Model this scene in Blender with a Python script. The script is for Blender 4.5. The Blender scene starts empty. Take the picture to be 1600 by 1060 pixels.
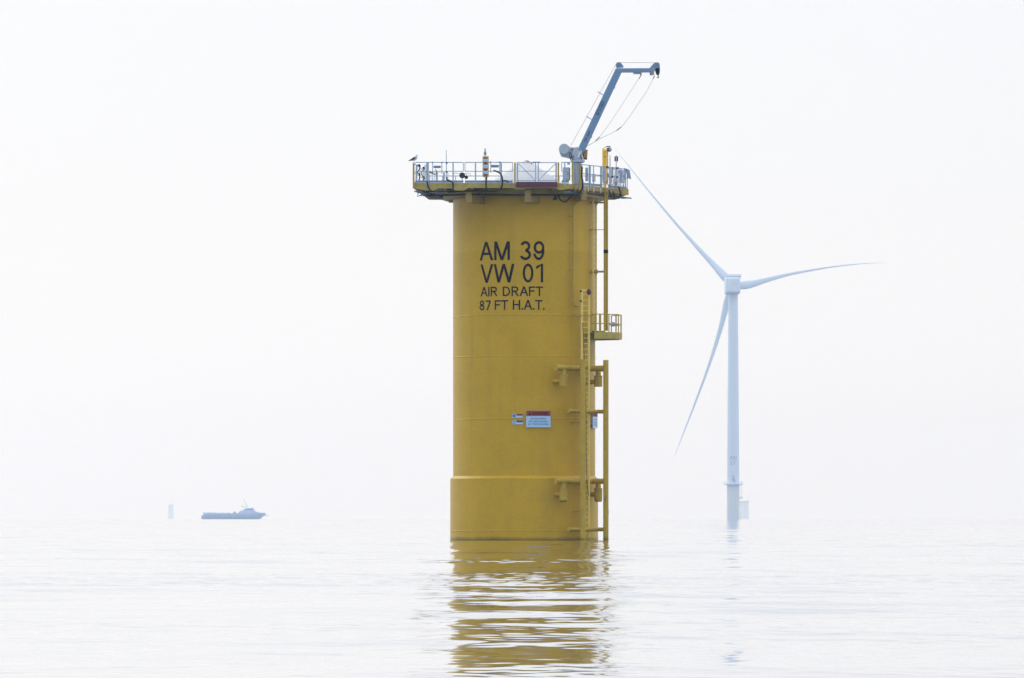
import bpy, bmesh, math, random
import numpy as np
from mathutils import Vector, Matrix

random.seed(7)
rng = np.random.RandomState(11)
sc = bpy.context.scene
COL = sc.collection
rad = math.radians

# ------------------------------------------------------------------ camera
CAM_H = 1.37
CAM_Y = -300.0
cam = bpy.data.cameras.new("camera")
cam.sensor_width = 36.0
cam.lens = 187.5                      # a long lens from a small boat 300 m away
cam.shift_y = (807 - 530) / 1600.0
cam.clip_start = 0.5
cam.clip_end = 60000
cam_o = bpy.data.objects.new("camera", cam)
COL.objects.link(cam_o)
cam_o.location = (0, CAM_Y, CAM_H)
cam_o.rotation_euler = (rad(90), 0, 0)
sc.camera = cam_o

# ------------------------------------------------------------------ light
FOG_H, FOG_Z = (0.617, 0.613, 0.626), (1.05, 1.16, 1.33)
SUN_EL, SUN_AZ = rad(40), rad(-32)    # behind the tower, a little to its left, in the fog
world = bpy.data.worlds.new("World")
sc.world = world
world.use_nodes = True
wn, wl = world.node_tree.nodes, world.node_tree.links
wn.clear()
w_out = wn.new("ShaderNodeOutputWorld")
w_bg = wn.new("ShaderNodeBackground")
w_sky = wn.new("ShaderNodeTexSky")
w_sky.sky_type = 'NISHITA'
w_sky.sun_disc = False
w_sky.sun_elevation = SUN_EL
w_sky.sun_rotation = SUN_AZ
w_sky.air_density = 1.0
w_sky.dust_density = 1.5
w_tc = wn.new("ShaderNodeTexCoord")          # thin fog: overcast white, brighter and bluer overhead than at the horizon
w_sep = wn.new("ShaderNodeSeparateXYZ")
w_ramp = wn.new("ShaderNodeValToRGB")
w_ramp.color_ramp.elements[0].position = 0.0
w_ramp.color_ramp.elements[0].color = (FOG_H[0] * 1.07, FOG_H[1] * 1.07, FOG_H[2] * 1.07, 1)
w_ramp.color_ramp.elements[1].position = 0.75
w_ramp.color_ramp.elements[1].color = (FOG_Z[0], FOG_Z[1], FOG_Z[2], 1)
e = w_ramp.color_ramp.elements.new(0.16)
e.color = (FOG_H[0], FOG_H[1], FOG_H[2], 1)
e = w_ramp.color_ramp.elements.new(0.06)
e.color = (FOG_H[0], FOG_H[1], FOG_H[2], 1)
wl.new(w_tc.outputs["Generated"], w_sep.inputs[0])
wl.new(w_sep.outputs["Z"], w_ramp.inputs[0])
w_mul = wn.new("ShaderNodeMixRGB")
w_mul.blend_type = 'MULTIPLY'
w_mul.inputs[0].default_value = 1
w_mul.inputs[2].default_value = (10, 10, 10, 1)
w_glow = wn.new("ShaderNodeMixRGB")
w_glow.blend_type = 'MULTIPLY'
w_glow.inputs[0].default_value = 1
wl.new(w_mul.outputs[0], w_glow.inputs[1])
wl.new(w_ramp.outputs[0], w_mul.inputs[1])
w_map = wn.new("ShaderNodeMapRange")       # the fog glows towards the hidden sun
w_map.inputs[1].default_value = -1
w_map.inputs[2].default_value = 1
w_map.inputs[3].default_value = 0.98
w_map.inputs[4].default_value = 1.45
wl.new(w_sep.outputs["Y"], w_map.inputs[0])
wl.new(w_map.outputs[0], w_glow.inputs[2])
w_mix = wn.new("ShaderNodeMixRGB")
w_mix.inputs[0].default_value = 0.85
wl.new(w_glow.outputs[0], w_mix.inputs[2])
w_bg.inputs[1].default_value = 0.10
wl.new(w_sky.outputs[0], w_mix.inputs[1])
wl.new(w_mix.outputs[0], w_bg.inputs[0])
wl.new(w_bg.outputs[0], w_out.inputs[0])

sun = bpy.data.lights.new("sun", 'SUN')
sun.energy = 0.9
sun.angle = rad(40)
sun.color = (1.0, 0.95, 0.88)
sun_o = bpy.data.objects.new("sun", sun)
COL.objects.link(sun_o)
sd = Vector((math.sin(SUN_AZ) * math.cos(SUN_EL), math.cos(SUN_AZ) * math.cos(SUN_EL), math.sin(SUN_EL)))
sun_o.rotation_euler = sd.to_track_quat('Z', 'Y').to_euler()
sun_o.location = (0, 0, 60)

sc.view_settings.view_transform = 'Standard'
sc.view_settings.look = 'None'
sc.view_settings.exposure = 0.12
sc.view_settings.gamma = 1.0
sc.cycles.max_bounces = 10
sc.cycles.diffuse_bounces = 5
sc.cycles.glossy_bounces = 4
sc.cycles.volume_bounces = 3
sc.cycles.sample_clamp_indirect = 6.0
sc.cycles.use_denoising = True

F = 1600 * 187.5 / 36.0               # pixels of the photograph per radian
X0 = 0.684                            # the tower's axis
def W(px, py, Y):
    k = (Y - CAM_Y) / F
    return Vector(((px - 800) * k, Y, CAM_H + (807 - py) * k))

# ------------------------------------------------------------------ materials
def paint(name, col, rough=0.45, vary=0.06, scale=1.5, metal=0.0, bump=0.0, streak=None, coat=0.0, spec=0.5, speck=0.0, wet=False):
    m = bpy.data.materials.new(name)
    m.use_nodes = True
    n, l = m.node_tree.nodes, m.node_tree.links
    b = n["Principled BSDF"]
    b.inputs["Roughness"].default_value = rough
    b.inputs["Metallic"].default_value = metal
    b.inputs["Specular IOR Level"].default_value = spec
    b.inputs["Coat Weight"].default_value = coat
    b.inputs["Coat Roughness"].default_value = 0.25
    geo = n.new("ShaderNodeNewGeometry")
    tex = n.new("ShaderNodeTexNoise")
    tex.inputs["Scale"].default_value = scale
    tex.inputs["Detail"].default_value = 6
    tex.inputs["Roughness"].default_value = 0.65
    l.new(geo.outputs["Position"], tex.inputs["Vector"])
    ramp = n.new("ShaderNodeMapRange")
    ramp.inputs[1].default_value = 0.3
    ramp.inputs[2].default_value = 0.7
    ramp.inputs[3].default_value = 1 - vary
    ramp.inputs[4].default_value = 1 + vary
    l.new(tex.outputs["Fac"], ramp.inputs[0])
    mul = n.new("ShaderNodeMixRGB")
    mul.blend_type = 'MULTIPLY'
    mul.inputs[0].default_value = 1
    mul.inputs[1].default_value = (*col, 1)
    l.new(ramp.outputs[0], mul.inputs[2])
    last = mul.outputs[0]
    if streak:
        mp = n.new("ShaderNodeMapping")
        mp.inputs["Scale"].default_value = streak[1]
        l.new(geo.outputs["Position"], mp.inputs["Vector"])
        t2 = n.new("ShaderNodeTexNoise")
        t2.inputs["Scale"].default_value = 1.0
        t2.inputs["Detail"].default_value = 5
        l.new(mp.outputs[0], t2.inputs["Vector"])
        r2 = n.new("ShaderNodeMapRange")
        r2.inputs[1].default_value = 0.52
        r2.inputs[2].default_value = 0.78
        r2.inputs[3].default_value = 0
        r2.inputs[4].default_value = streak[2]
        l.new(t2.outputs["Fac"], r2.inputs[0])
        mx = n.new("ShaderNodeMixRGB")
        l.new(r2.outputs[0], mx.inputs[0])
        l.new(last, mx.inputs[1])
        mx.inputs[2].default_value = (*streak[0], 1)
        last = mx.outputs[0]
    if speck:                      # fine orange-peel speckle and grime in the paint
        t3 = n.new("ShaderNodeTexNoise")
        t3.inputs["Scale"].default_value = 15.0
        t3.inputs["Detail"].default_value = 3
        l.new(geo.outputs["Position"], t3.inputs["Vector"])
        r3 = n.new("ShaderNodeMapRange")
        r3.inputs[1].default_value = 0.35
        r3.inputs[2].default_value = 0.65
        r3.inputs[3].default_value = 1 - speck
        r3.inputs[4].default_value = 1 + speck
        l.new(t3.outputs["Fac"], r3.inputs[0])
        m3 = n.new("ShaderNodeMixRGB")
        m3.blend_type = 'MULTIPLY'
        m3.inputs[0].default_value = 1
        l.new(last, m3.inputs[1])
        l.new(r3.outputs[0], m3.inputs[2])
        last = m3.outputs[0]
    if wet:                        # weed and wet film left by the swell just above the water
        sx = n.new("ShaderNodeSeparateXYZ")
        l.new(geo.outputs["Position"], sx.inputs[0])
        ad = n.new("ShaderNodeMath")
        ad.operation = 'MULTIPLY_ADD'
        ad.inputs[1].default_value = 0.30
        l.new(tex.outputs["Fac"], ad.inputs[0])
        l.new(sx.outputs["Z"], ad.inputs[2])
        r4 = n.new("ShaderNodeMapRange")
        r4.inputs[1].default_value = 0.20
        r4.inputs[2].default_value = 0.40
        r4.inputs[3].default_value = 0.75
        r4.inputs[4].default_value = 0.0
        l.new(ad.outputs[0], r4.inputs[0])
        m4 = n.new("ShaderNodeMixRGB")
        l.new(r4.outputs[0], m4.inputs[0])
        l.new(last, m4.inputs[1])
        m4.inputs[2].default_value = (0.07, 0.075, 0.022, 1)
        last = m4.outputs[0]
    l.new(last, b.inputs["Base Color"])
    if bump:
        bt = n.new("ShaderNodeTexNoise")
        bt.inputs["Scale"].default_value = scale * 6
        bt.inputs["Detail"].default_value = 4
        l.new(geo.outputs["Position"], bt.inputs["Vector"])
        bp = n.new("ShaderNodeBump")
        bp.inputs["Strength"].default_value = bump
        bp.inputs["Distance"].default_value = 0.02
        l.new(bt.outputs["Fac"], bp.inputs["Height"])
        l.new(bp.outputs[0], b.inputs["Normal"])
    return m

M = {}
YEL = (0.56, 0.350, 0.012)
M['yellow'] = paint("yellow_paint", YEL, 0.42, 0.07, 0.55, bump=0.05, streak=((0.33, 0.23, 0.03), (1.6, 1.6, 0.10), 0.35), spec=0.22, speck=0.07, wet=True)
M['yellow_small'] = paint("yellow_steel_paint", (0.48, 0.335, 0.035), 0.45, 0.10, 2.0, spec=0.2, speck=0.08, wet=True)
M['yellow_clean'] = paint("bright_yellow_paint", (0.95, 0.57, 0.01), 0.35, 0.05, 2.0)
M['olive'] = paint("weathered_yellow_paint", (0.46, 0.36, 0.06), 0.5, 0.12, 2.5, streak=((0.2, 0.14, 0.06), (3, 3, 1.2), 0.5))
M['galv'] = paint("galvanised_steel", (0.34, 0.46, 0.62), 0.42, 0.14, 6.0, metal=0.25)
M['galv_dark'] = paint("dull_galvanised_steel", (0.18, 0.28, 0.42), 0.5, 0.15, 6.0, metal=0.2)
M['crane'] = paint("blue_grey_crane_paint", (0.155, 0.285, 0.47), 0.38, 0.06, 1.8)
M['crane_light'] = paint("pale_grey_crane_paint", (0.42, 0.50, 0.60), 0.4, 0.07, 2.0)
M['black'] = paint("black_rubber", (0.009, 0.011, 0.016), 0.5, 0.2, 5, spec=0.25)
M['ink'] = paint("black_lettering", (0.004, 0.006, 0.014), 0.6, 0.1, 4, spec=0.1)
M['white'] = paint("white_paint", (0.78, 0.80, 0.83), 0.45, 0.05, 4)
M['sign_white'] = paint("shade_blue_sign_face", (0.40, 0.64, 0.95), 0.35, 0.03, 4)  # white sign; the blue cast of shade is put into the colour
M['sign_red'] = paint("red_sign_band", (0.30, 0.03, 0.025), 0.4, 0.08, 5)
M['sign_blue'] = paint("blue_sign_symbol", (0.01, 0.08, 0.30), 0.4, 0.05, 5)
M['sign_cyan'] = paint("light_blue_sign_symbol", (0.03, 0.26, 0.50), 0.4, 0.05, 5)
M['maroon'] = paint("maroon_paint", (0.105, 0.014, 0.045), 0.45, 0.12, 2)
M['canvas'] = paint("white_canvas", (0.93, 0.93, 0.93), 0.7, 0.015, 3)
M['rust'] = paint("rust_stain", (0.42, 0.16, 0.07), 0.8, 0.3, 6)
M['amber'] = paint("amber_plastic", (0.55, 0.22, 0.03), 0.35, 0.1, 5)
M['rust_orange'] = paint("rusty_orange_tank", (0.40, 0.20, 0.04), 0.5, 0.2, 5)
M['red'] = paint("red_paint", (0.45, 0.02, 0.04), 0.4, 0.1, 5)
M['darkred'] = paint("dark_red_paint", (0.08, 0.012, 0.03), 0.45, 0.15, 5)
M['rope'] = paint("steel_rope", (0.24, 0.23, 0.23), 0.6, 0.2, 9)
M['grate'] = paint("steel_deck", (0.22, 0.23, 0.22), 0.6, 0.15, 5)
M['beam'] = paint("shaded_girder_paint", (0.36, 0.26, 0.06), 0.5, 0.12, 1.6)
M['turbine'] = paint("hazed_blue_turbine_paint", (0.66, 0.77, 0.92), 0.45, 0.03, 0.05)  # light grey tower; bluish sky shade and haze are put into the colour
M['turbine_base'] = paint("hazed_foundation_paint", (0.66, 0.73, 0.80), 0.5, 0.05, 0.1)  # pale blue in place of yellow: distance haze is in the colour
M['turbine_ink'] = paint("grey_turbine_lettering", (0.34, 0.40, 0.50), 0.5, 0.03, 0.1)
M['hull'] = paint("hazed_hull_paint", (0.37, 0.52, 0.80), 0.4, 0.12, 0.3)  # dark hull lightened to pale blue, haze put into the colour
M['house'] = paint("hazed_superstructure_paint", (0.41, 0.53, 0.78), 0.45, 0.12, 0.3)  # lightened towards blue the same way, haze in the colour
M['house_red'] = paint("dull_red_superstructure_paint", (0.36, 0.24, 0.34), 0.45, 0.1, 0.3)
M['glass'] = paint("dark_glass", (0.02, 0.03, 0.04), 0.08, 0.05, 1)
M['gull_white'] = paint("white_feathers", (0.62, 0.70, 0.78), 0.8, 0.06, 20)
M['gull_dark'] = paint("slate_feathers", (0.03, 0.035, 0.05), 0.8, 0.2, 20)
M['beak'] = paint("yellow_beak", (0.5, 0.33, 0.05), 0.5, 0.1, 20)

M['ladder'] = paint('ladder_yellow_paint', (0.80, 0.61, 0.13), 0.45, 0.08, 2.0, wet=True)
M['dark_rope'] = paint('dark_wet_rope', (0.07, 0.06, 0.04), 0.8, 0.2, 9)
M['hazed_far'] = paint('hazed_far_foundation_paint', (0.90, 0.92, 0.95), 0.5, 0.03, 0.1)  # yellow steel painted near white, so the haze is in the colour
M['pale'] = paint('pale_painted_steel', (0.60, 0.66, 0.78), 0.4, 0.08, 5)
def make_translucent(m, f):
    n, l = m.node_tree.nodes, m.node_tree.links
    b, o = n["Principled BSDF"], n["Material Output"]
    t = n.new("ShaderNodeBsdfTranslucent")
    l.new(b.inputs["Base Color"].links[0].from_socket, t.inputs["Color"])
    mx = n.new("ShaderNodeMixShader")
    mx.inputs[0].default_value = f
    l.new(b.outputs[0], mx.inputs[1])
    l.new(t.outputs[0], mx.inputs[2])
    l.new(mx.outputs[0], o.inputs["Surface"])
make_translucent(M['canvas'], 0.7)      # thin white sheeting lit through from behind
# ------------------------------------------------------------------ mesh builder
class MB:
    def __init__(s):
        s.v, s.f = [], []
    def add(s, vs, fs):
        k = len(s.v)
        s.v += [Vector(p) for p in vs]
        s.f += [tuple(i + k for i in f) for f in fs]
        return s
    def box(s, c, size, rz=0.0):
        hx, hy, hz = size[0] / 2, size[1] / 2, size[2] / 2
        R = Matrix.Rotation(rz, 3, 'Z')
        c = Vector(c)
        vs = [c + R @ Vector((sx * hx, sy * hy, sz * hz)) for sz in (-1, 1) for sx, sy in ((-1, -1), (1, -1), (1, 1), (-1, 1))]
        return s.add(vs, [(3, 2, 1, 0), (4, 5, 6, 7), (0, 1, 5, 4), (1, 2, 6, 5), (2, 3, 7, 6), (3, 0, 4, 7)])
    def bar(s, p, q, w, h=None, up=(0, 0, 1)):
        h = w if h is None else h
        p, q = Vector(p), Vector(q)
        d = (q - p).normalized()
        u = Vector(up)
        if abs(d.dot(u)) > 0.98:
            u = Vector((0, 1, 0))
        a = d.cross(u).normalized()
        b = a.cross(d).normalized()
        vs = [e + a * (sa * w / 2) + b * (sb * h / 2) for e in (p, q) for sa, sb in ((-1, -1), (1, -1), (1, 1), (-1, 1))]
        return s.add(vs, [(0, 1, 2, 3), (7, 6, 5, 4), (4, 5, 1, 0), (5, 6, 2, 1), (6, 7, 3, 2), (7, 4, 0, 3)])
    def tube(s, pts, r, n=12):
        pts = [Vector(p) for p in pts]
        rs = r if isinstance(r, (list, tuple)) else [r] * len(pts)
        d0 = (pts[1] - pts[0]).normalized()
        ref = Vector((0, 0, 1)) if abs(d0.z) < 0.9 else Vector((0, 1, 0))
        a = d0.cross(ref).normalized()
        vs = []
        for i, p in enumerate(pts):
            if i == 0: d = d0
            elif i == len(pts) - 1: d = (pts[i] - pts[i - 1]).normalized()
            else: d = ((pts[i] - pts[i - 1]).normalized() + (pts[i + 1] - pts[i]).normalized()).normalized()
            a = (a - d * a.dot(d)).normalized()
            b = d.cross(a)
            vs += [p + (a * math.cos(2 * math.pi * k / n) + b * math.sin(2 * math.pi * k / n)) * rs[i] for k in range(n)]
        fs = []
        for i in range(len(pts) - 1):
            for k in range(n):
                fs.append((i * n + k, i * n + (k + 1) % n, (i + 1) * n + (k + 1) % n, (i + 1) * n + k))
        fs.append(tuple(range(n - 1, -1, -1)))
        fs.append(tuple((len(pts) - 1) * n + k for k in range(n)))
        return s.add(vs, fs)
    def lathe(s, prof, c, n=48, axis='Z'):
        c = Vector(c)
        vs = []
        for r, z in prof:
            for k in range(n):
                t = 2 * math.pi * k / n
                if axis == 'Z': o = Vector((r * math.cos(t), r * math.sin(t), z))
                elif axis == 'Y': o = Vector((r * math.cos(t), z, -r * math.sin(t)))
                else: o = Vector((z, r * math.cos(t), r * math.sin(t)))
                vs.append(c + o)
        fs = []
        for i in range(len(prof) - 1):
            for k in range(n):
                fs.append((i * n + k, i * n + (k + 1) % n, (i + 1) * n + (k + 1) % n, (i + 1) * n + k))
        fs.append(tuple(range(n - 1, -1, -1)))
        fs.append(tuple((len(prof) - 1) * n + k for k in range(n)))
        return s.add(vs, fs)
    def prism(s, poly, vec):
        n = len(poly)
        poly = [Vector(p) for p in poly]
        vec = Vector(vec)
        return s.add(poly + [p + vec for p in poly],
                     [tuple(range(n)), tuple(range(2 * n - 1, n - 1, -1))] + [(i, i + n, (i + 1) % n + n, (i + 1) % n) for i in range(n)])
    def ball(s, c, r, n=16, m=10, axis=None):
        c = Vector(c)
        r = r if isinstance(r, (list, tuple)) else (r, r, r)
        vs, fs = [], []
        for i in range(m + 1):
            th = math.pi * i / m
            for k in range(n):
                t = 2 * math.pi * k / n
                vs.append(c + Vector((r[0] * math.sin(th) * math.cos(t), r[1] * math.sin(th) * math.sin(t), -r[2] * math.cos(th))))
        for i in range(m):
            for k in range(n):
                fs.append((i * n + k, i * n + (k + 1) % n, (i + 1) * n + (k + 1) % n, (i + 1) * n + k))
        return s.add(vs, fs)
    def loft(s, rings):
        n = len(rings[0])
        vs = [p for r in rings for p in r]
        fs = []
        for i in range(len(rings) - 1):
            for k in range(n):
                fs.append((i * n + k, i * n + (k + 1) % n, (i + 1) * n + (k + 1) % n, (i + 1) * n + k))
        fs.append(tuple(range(n - 1, -1, -1)))
        fs.append(tuple((len(rings) - 1) * n + k for k in range(n)))
        return s.add(vs, fs)
    def build(s, name, mat, parent=None, loc=None, smooth=True, label=None, bevel=0.0, sharp=35):
        base = root_loc(parent) if parent is not None else (Vector(loc) if loc is not None else Vector((0, 0, 0)))
        me = bpy.data.meshes.new(name)
        me.from_pydata([tuple(p - base) for p in s.v], [], s.f)
        me.materials.append(M[mat] if isinstance(mat, str) else mat)
        bm = bmesh.new()
        bm.from_mesh(me)
        bmesh.ops.remove_doubles(bm, verts=bm.verts, dist=1e-5)
        bmesh.ops.recalc_face_normals(bm, faces=bm.faces)
        bm.to_mesh(me)
        bm.free()
        if smooth:
            me.shade_smooth()
            me.set_sharp_from_angle(angle=rad(sharp))
        o = bpy.data.objects.new(name, me)
        COL.objects.link(o)
        if parent is not None: o.parent = parent
        else: o.location = base
        if label: o["label"] = label
        if bevel:
            md = o.modifiers.new("bevel", 'BEVEL')
            md.width = bevel
            md.segments = 2
            md.limit_method = 'ANGLE'
        return o

def root_loc(o):
    p = Vector((0, 0, 0))
    while o is not None:
        p += o.location
        o = o.parent
    return p

def thing(name, loc, label, cat, group=None):
    o = bpy.data.objects.new(name, None)
    o.empty_display_size = 0.3
    COL.objects.link(o)
    o.location = loc
    o["label"], o["category"] = label, cat
    if group: o["group"] = group
    return o
def tag(o, label, cat, group=None):
    o["label"], o["category"] = label, cat
    if group: o["group"] = group
    return o
def copy_tree(o, parent=None):
    c = o.copy()
    COL.objects.link(c)
    if parent is not None: c.parent = parent
    for ch in list(o.children): copy_tree(ch, c)
    return c

def smooth_curve(pts, n=10):
    pts = [Vector(p) for p in pts]
    out = []
    for i in range(len(pts) - 1):
        p0, p1, p2, p3 = pts[max(i - 1, 0)], pts[i], pts[i + 1], pts[min(i + 2, len(pts) - 1)]
        for k in range(n):
            t = k / n
            out.append(0.5 * ((2 * p1) + (p2 - p0) * t + (2 * p0 - 5 * p1 + 4 * p2 - p3) * t * t + (3 * p1 - p0 - 3 * p2 + p3) * t ** 3))
    out.append(pts[-1])
    return out

def glyph(ch, w):
    """plain grotesque capitals, cap height 1; returns (polygons, width)"""
    out = []
    def R(x0, y0, x1, y1): out.append([(x0, y0), (x1, y0), (x1, y1), (x0, y1)])
    def D(xa, xb, h, ya=0.0, yb=1.0): out.append([(xa - h / 2, ya), (xa + h / 2, ya), (xb + h / 2, yb), (xb - h / 2, yb)])
    def ARC(cx, cy, rx, ry, a0, a1):
        n = max(4, int(abs(a1 - a0) / 9))
        for i in range(n):
            q = []
            for a, k in ((a0 + (a1 - a0) * i / n, 0), (a0 + (a1 - a0) * (i + 1) / n, 0), (a0 + (a1 - a0) * (i + 1) / n, w), (a0 + (a1 - a0) * i / n, w)):
                q.append((cx + (rx - k) * math.cos(rad(a)), cy + (ry - k) * math.sin(rad(a))))
            out.append(q)
    d = w * 1.12
    if ch == 'A': D(d / 2, .46, d); D(.92 - d / 2, .46, d); R(.2, .29, .72, .29 + w * .9); W_ = .92
    elif ch == 'M': R(0, 0, w, 1); R(.94 - w, 0, .94, 1); D(.47, d * .6, d * 1.05); D(.47, .94 - d * .6, d * 1.05); W_ = .94
    elif ch == 'N': R(0, 0, w, 1); R(.78 - w, 0, .78, 1); D(.78 - d * .62, d * .62, d * 1.2); W_ = .78
    elif ch == 'V': D(.45, d / 2, d); D(.45, .90 - d / 2, d); W_ = .90
    elif ch == 'W': D(.33, d / 2, d); D(.33, .65, d); D(.97, .65, d); D(.97, 1.30 - d / 2, d); W_ = 1.30
    elif ch == 'T': R(0, 1 - w, .80, 1); R(.40 - w / 2, 0, .40 + w / 2, 1); W_ = .80
    elif ch == 'I': R(0, 0, w, 1); W_ = w
    elif ch == 'H': R(0, 0, w, 1); R(.78 - w, 0, .78, 1); R(w, .46, .78 - w, .46 + w * .95); W_ = .78
    elif ch == 'F': R(0, 0, w, 1); R(w, 1 - w, .66, 1); R(w, .45, .60, .45 + w); W_ = .66
    elif ch == 'E': R(0, 0, w, 1); R(w, 1 - w, .70, 1); R(w, .46, .66, .46 + w); R(w, 0, .71, w); W_ = .71
    elif ch == 'L': R(0, 0, w, 1); R(w, 0, .64, w); W_ = .64
    elif ch == 'D': R(0, 0, w, 1); R(w, 1 - w, .34, 1); R(w, 0, .34, w); ARC(.34, .5, .46, .5, -90, 90); W_ = .80
    elif ch in 'PR':
        R(0, 0, w, 1); R(w, 1 - w, .42, 1); R(w, .43, .42, .43 + w); ARC(.42, .43 + .285, .30, .285, -90, 90); W_ = .72
        if ch == 'R': D(.80 - d * .55, .40, d * 1.1, 0, .44); W_ = .80
    elif ch == 'K': R(0, 0, w, 1); D(w * .9, .70, d * 1.2, .36, 1); D(.76 - d * .6, .30, d * 1.2, 0, .58); W_ = .78
    elif ch == 'O': ARC(.45, .5, .45, .515, 0, 360); W_ = .90
    elif ch == 'C': ARC(.44, .5, .44, .515, 42, 318); W_ = .82
    elif ch == 'G': ARC(.44, .5, .44, .515, 42, 335); R(.84 - w, .10, .84, .48); R(.48, .48 - w, .84 - w, .48); W_ = .84
    elif ch == 'S': ARC(.34, .74, .31, .27, 15, 270); ARC(.34, .27, .34, .28, 90, -165); W_ = .68
    elif ch == '0': ARC(.32, .5, .32, .51, 0, 360); W_ = .64
    elif ch == '1': R(.30, 0, .30 + w, 1); out.append([(.02, .70), (.02, .70 + w * 1.25), (.30 + w * .35, 1), (.30, .90)]); W_ = .30 + w
    elif ch == '3': ARC(.31, .735, .28, .275, 165, -90); ARC(.31, .275, .32, .285, 90, -165); W_ = .63
    elif ch == '7': R(0, 1 - w, .62, 1); D(.20, .56, d, 0, 1 - w); W_ = .62
    elif ch == '8': ARC(.32, .745, .275, .265, 0, 360); ARC(.32, .275, .32, .285, 0, 360); W_ = .64
    elif ch == '9': ARC(.315, .67, .315, .34, 0, 360); ARC(.29, .5, .34, .51, 8, -158); W_ = .63
    elif ch == '.': R(0, 0, w * 1.15, w * 1.15); W_ = w * 1.15
    elif ch == '!': R(0, .27, w, 1); R(0, 0, w, w * 1.1); W_ = w
    elif ch == '-': R(0, .38, .34, .38 + w); W_ = .34
    else: return [], .30
    return out, W_

def text_mesh(body, width, height, place, weight=0.105, step=None, gap=0.15, space=0.43):
    """flat lettering filled into a width x height box; place(u, v) gives the point on the surface"""
    polys, x = [], 0.0
    for i_, ch in enumerate(body):
        if ch == ' ':
            x += space
            continue
        g, w_ = glyph(ch, weight)
        polys += [[(px + x, py) for px, py in p] for p in g]
        nx = body[i_ + 1] if i_ + 1 < len(body) else ' '
        x += w_ + max(0.02, gap - (0.09 if ch in 'AVWT7' else 0) - (0.09 if nx in 'AVWT' else 0))
    xs = [p[0] for q in polys for p in q]
    ax, bx = min(xs), max(xs)
    mb = MB()
    lift = 0
    for q in polys:
        q = [((p[0] - ax) / (bx - ax) * width - width / 2, (p[1] - .5) * height) for p in q]
        bm = bmesh.new()
        f = bm.faces.new([bm.verts.new((p[0], p[1], 0)) for p in q])
        if step:
            xx = -width / 2 + step
            while xx < width / 2:
                bmesh.ops.bisect_plane(bm, geom=bm.verts[:] + bm.edges[:] + bm.faces[:], plane_co=(xx, 0, 0), plane_no=(1, 0, 0))
                xx += step
        bm.verts.index_update()
        # overlapping strokes of one letter lie a hair above each other
        c0 = place(0, 0)
        nrm = (place(0.01, 0) - c0).cross(place(0, 0.01) - c0).normalized()
        o = nrm * (0.0004 * (lift % 7))
        lift += 1
        mb.add([place(v.co.x, v.co.y) + o for v in bm.verts], [tuple(v.index for v in f.verts) for f in bm.faces])
        bm.free()
    return mb

def build_flat(mb, name, mat, parent):
    """lettering: no normal recalculation needed, only placed"""
    base = root_loc(parent)
    me = bpy.data.meshes.new(name)
    me.from_pydata([tuple(p - base) for p in mb.v], [], mb.f)
    me.materials.append(M[mat])
    o = bpy.data.objects.new(name, me)
    COL.objects.link(o)
    o.parent = parent
    return o

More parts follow.
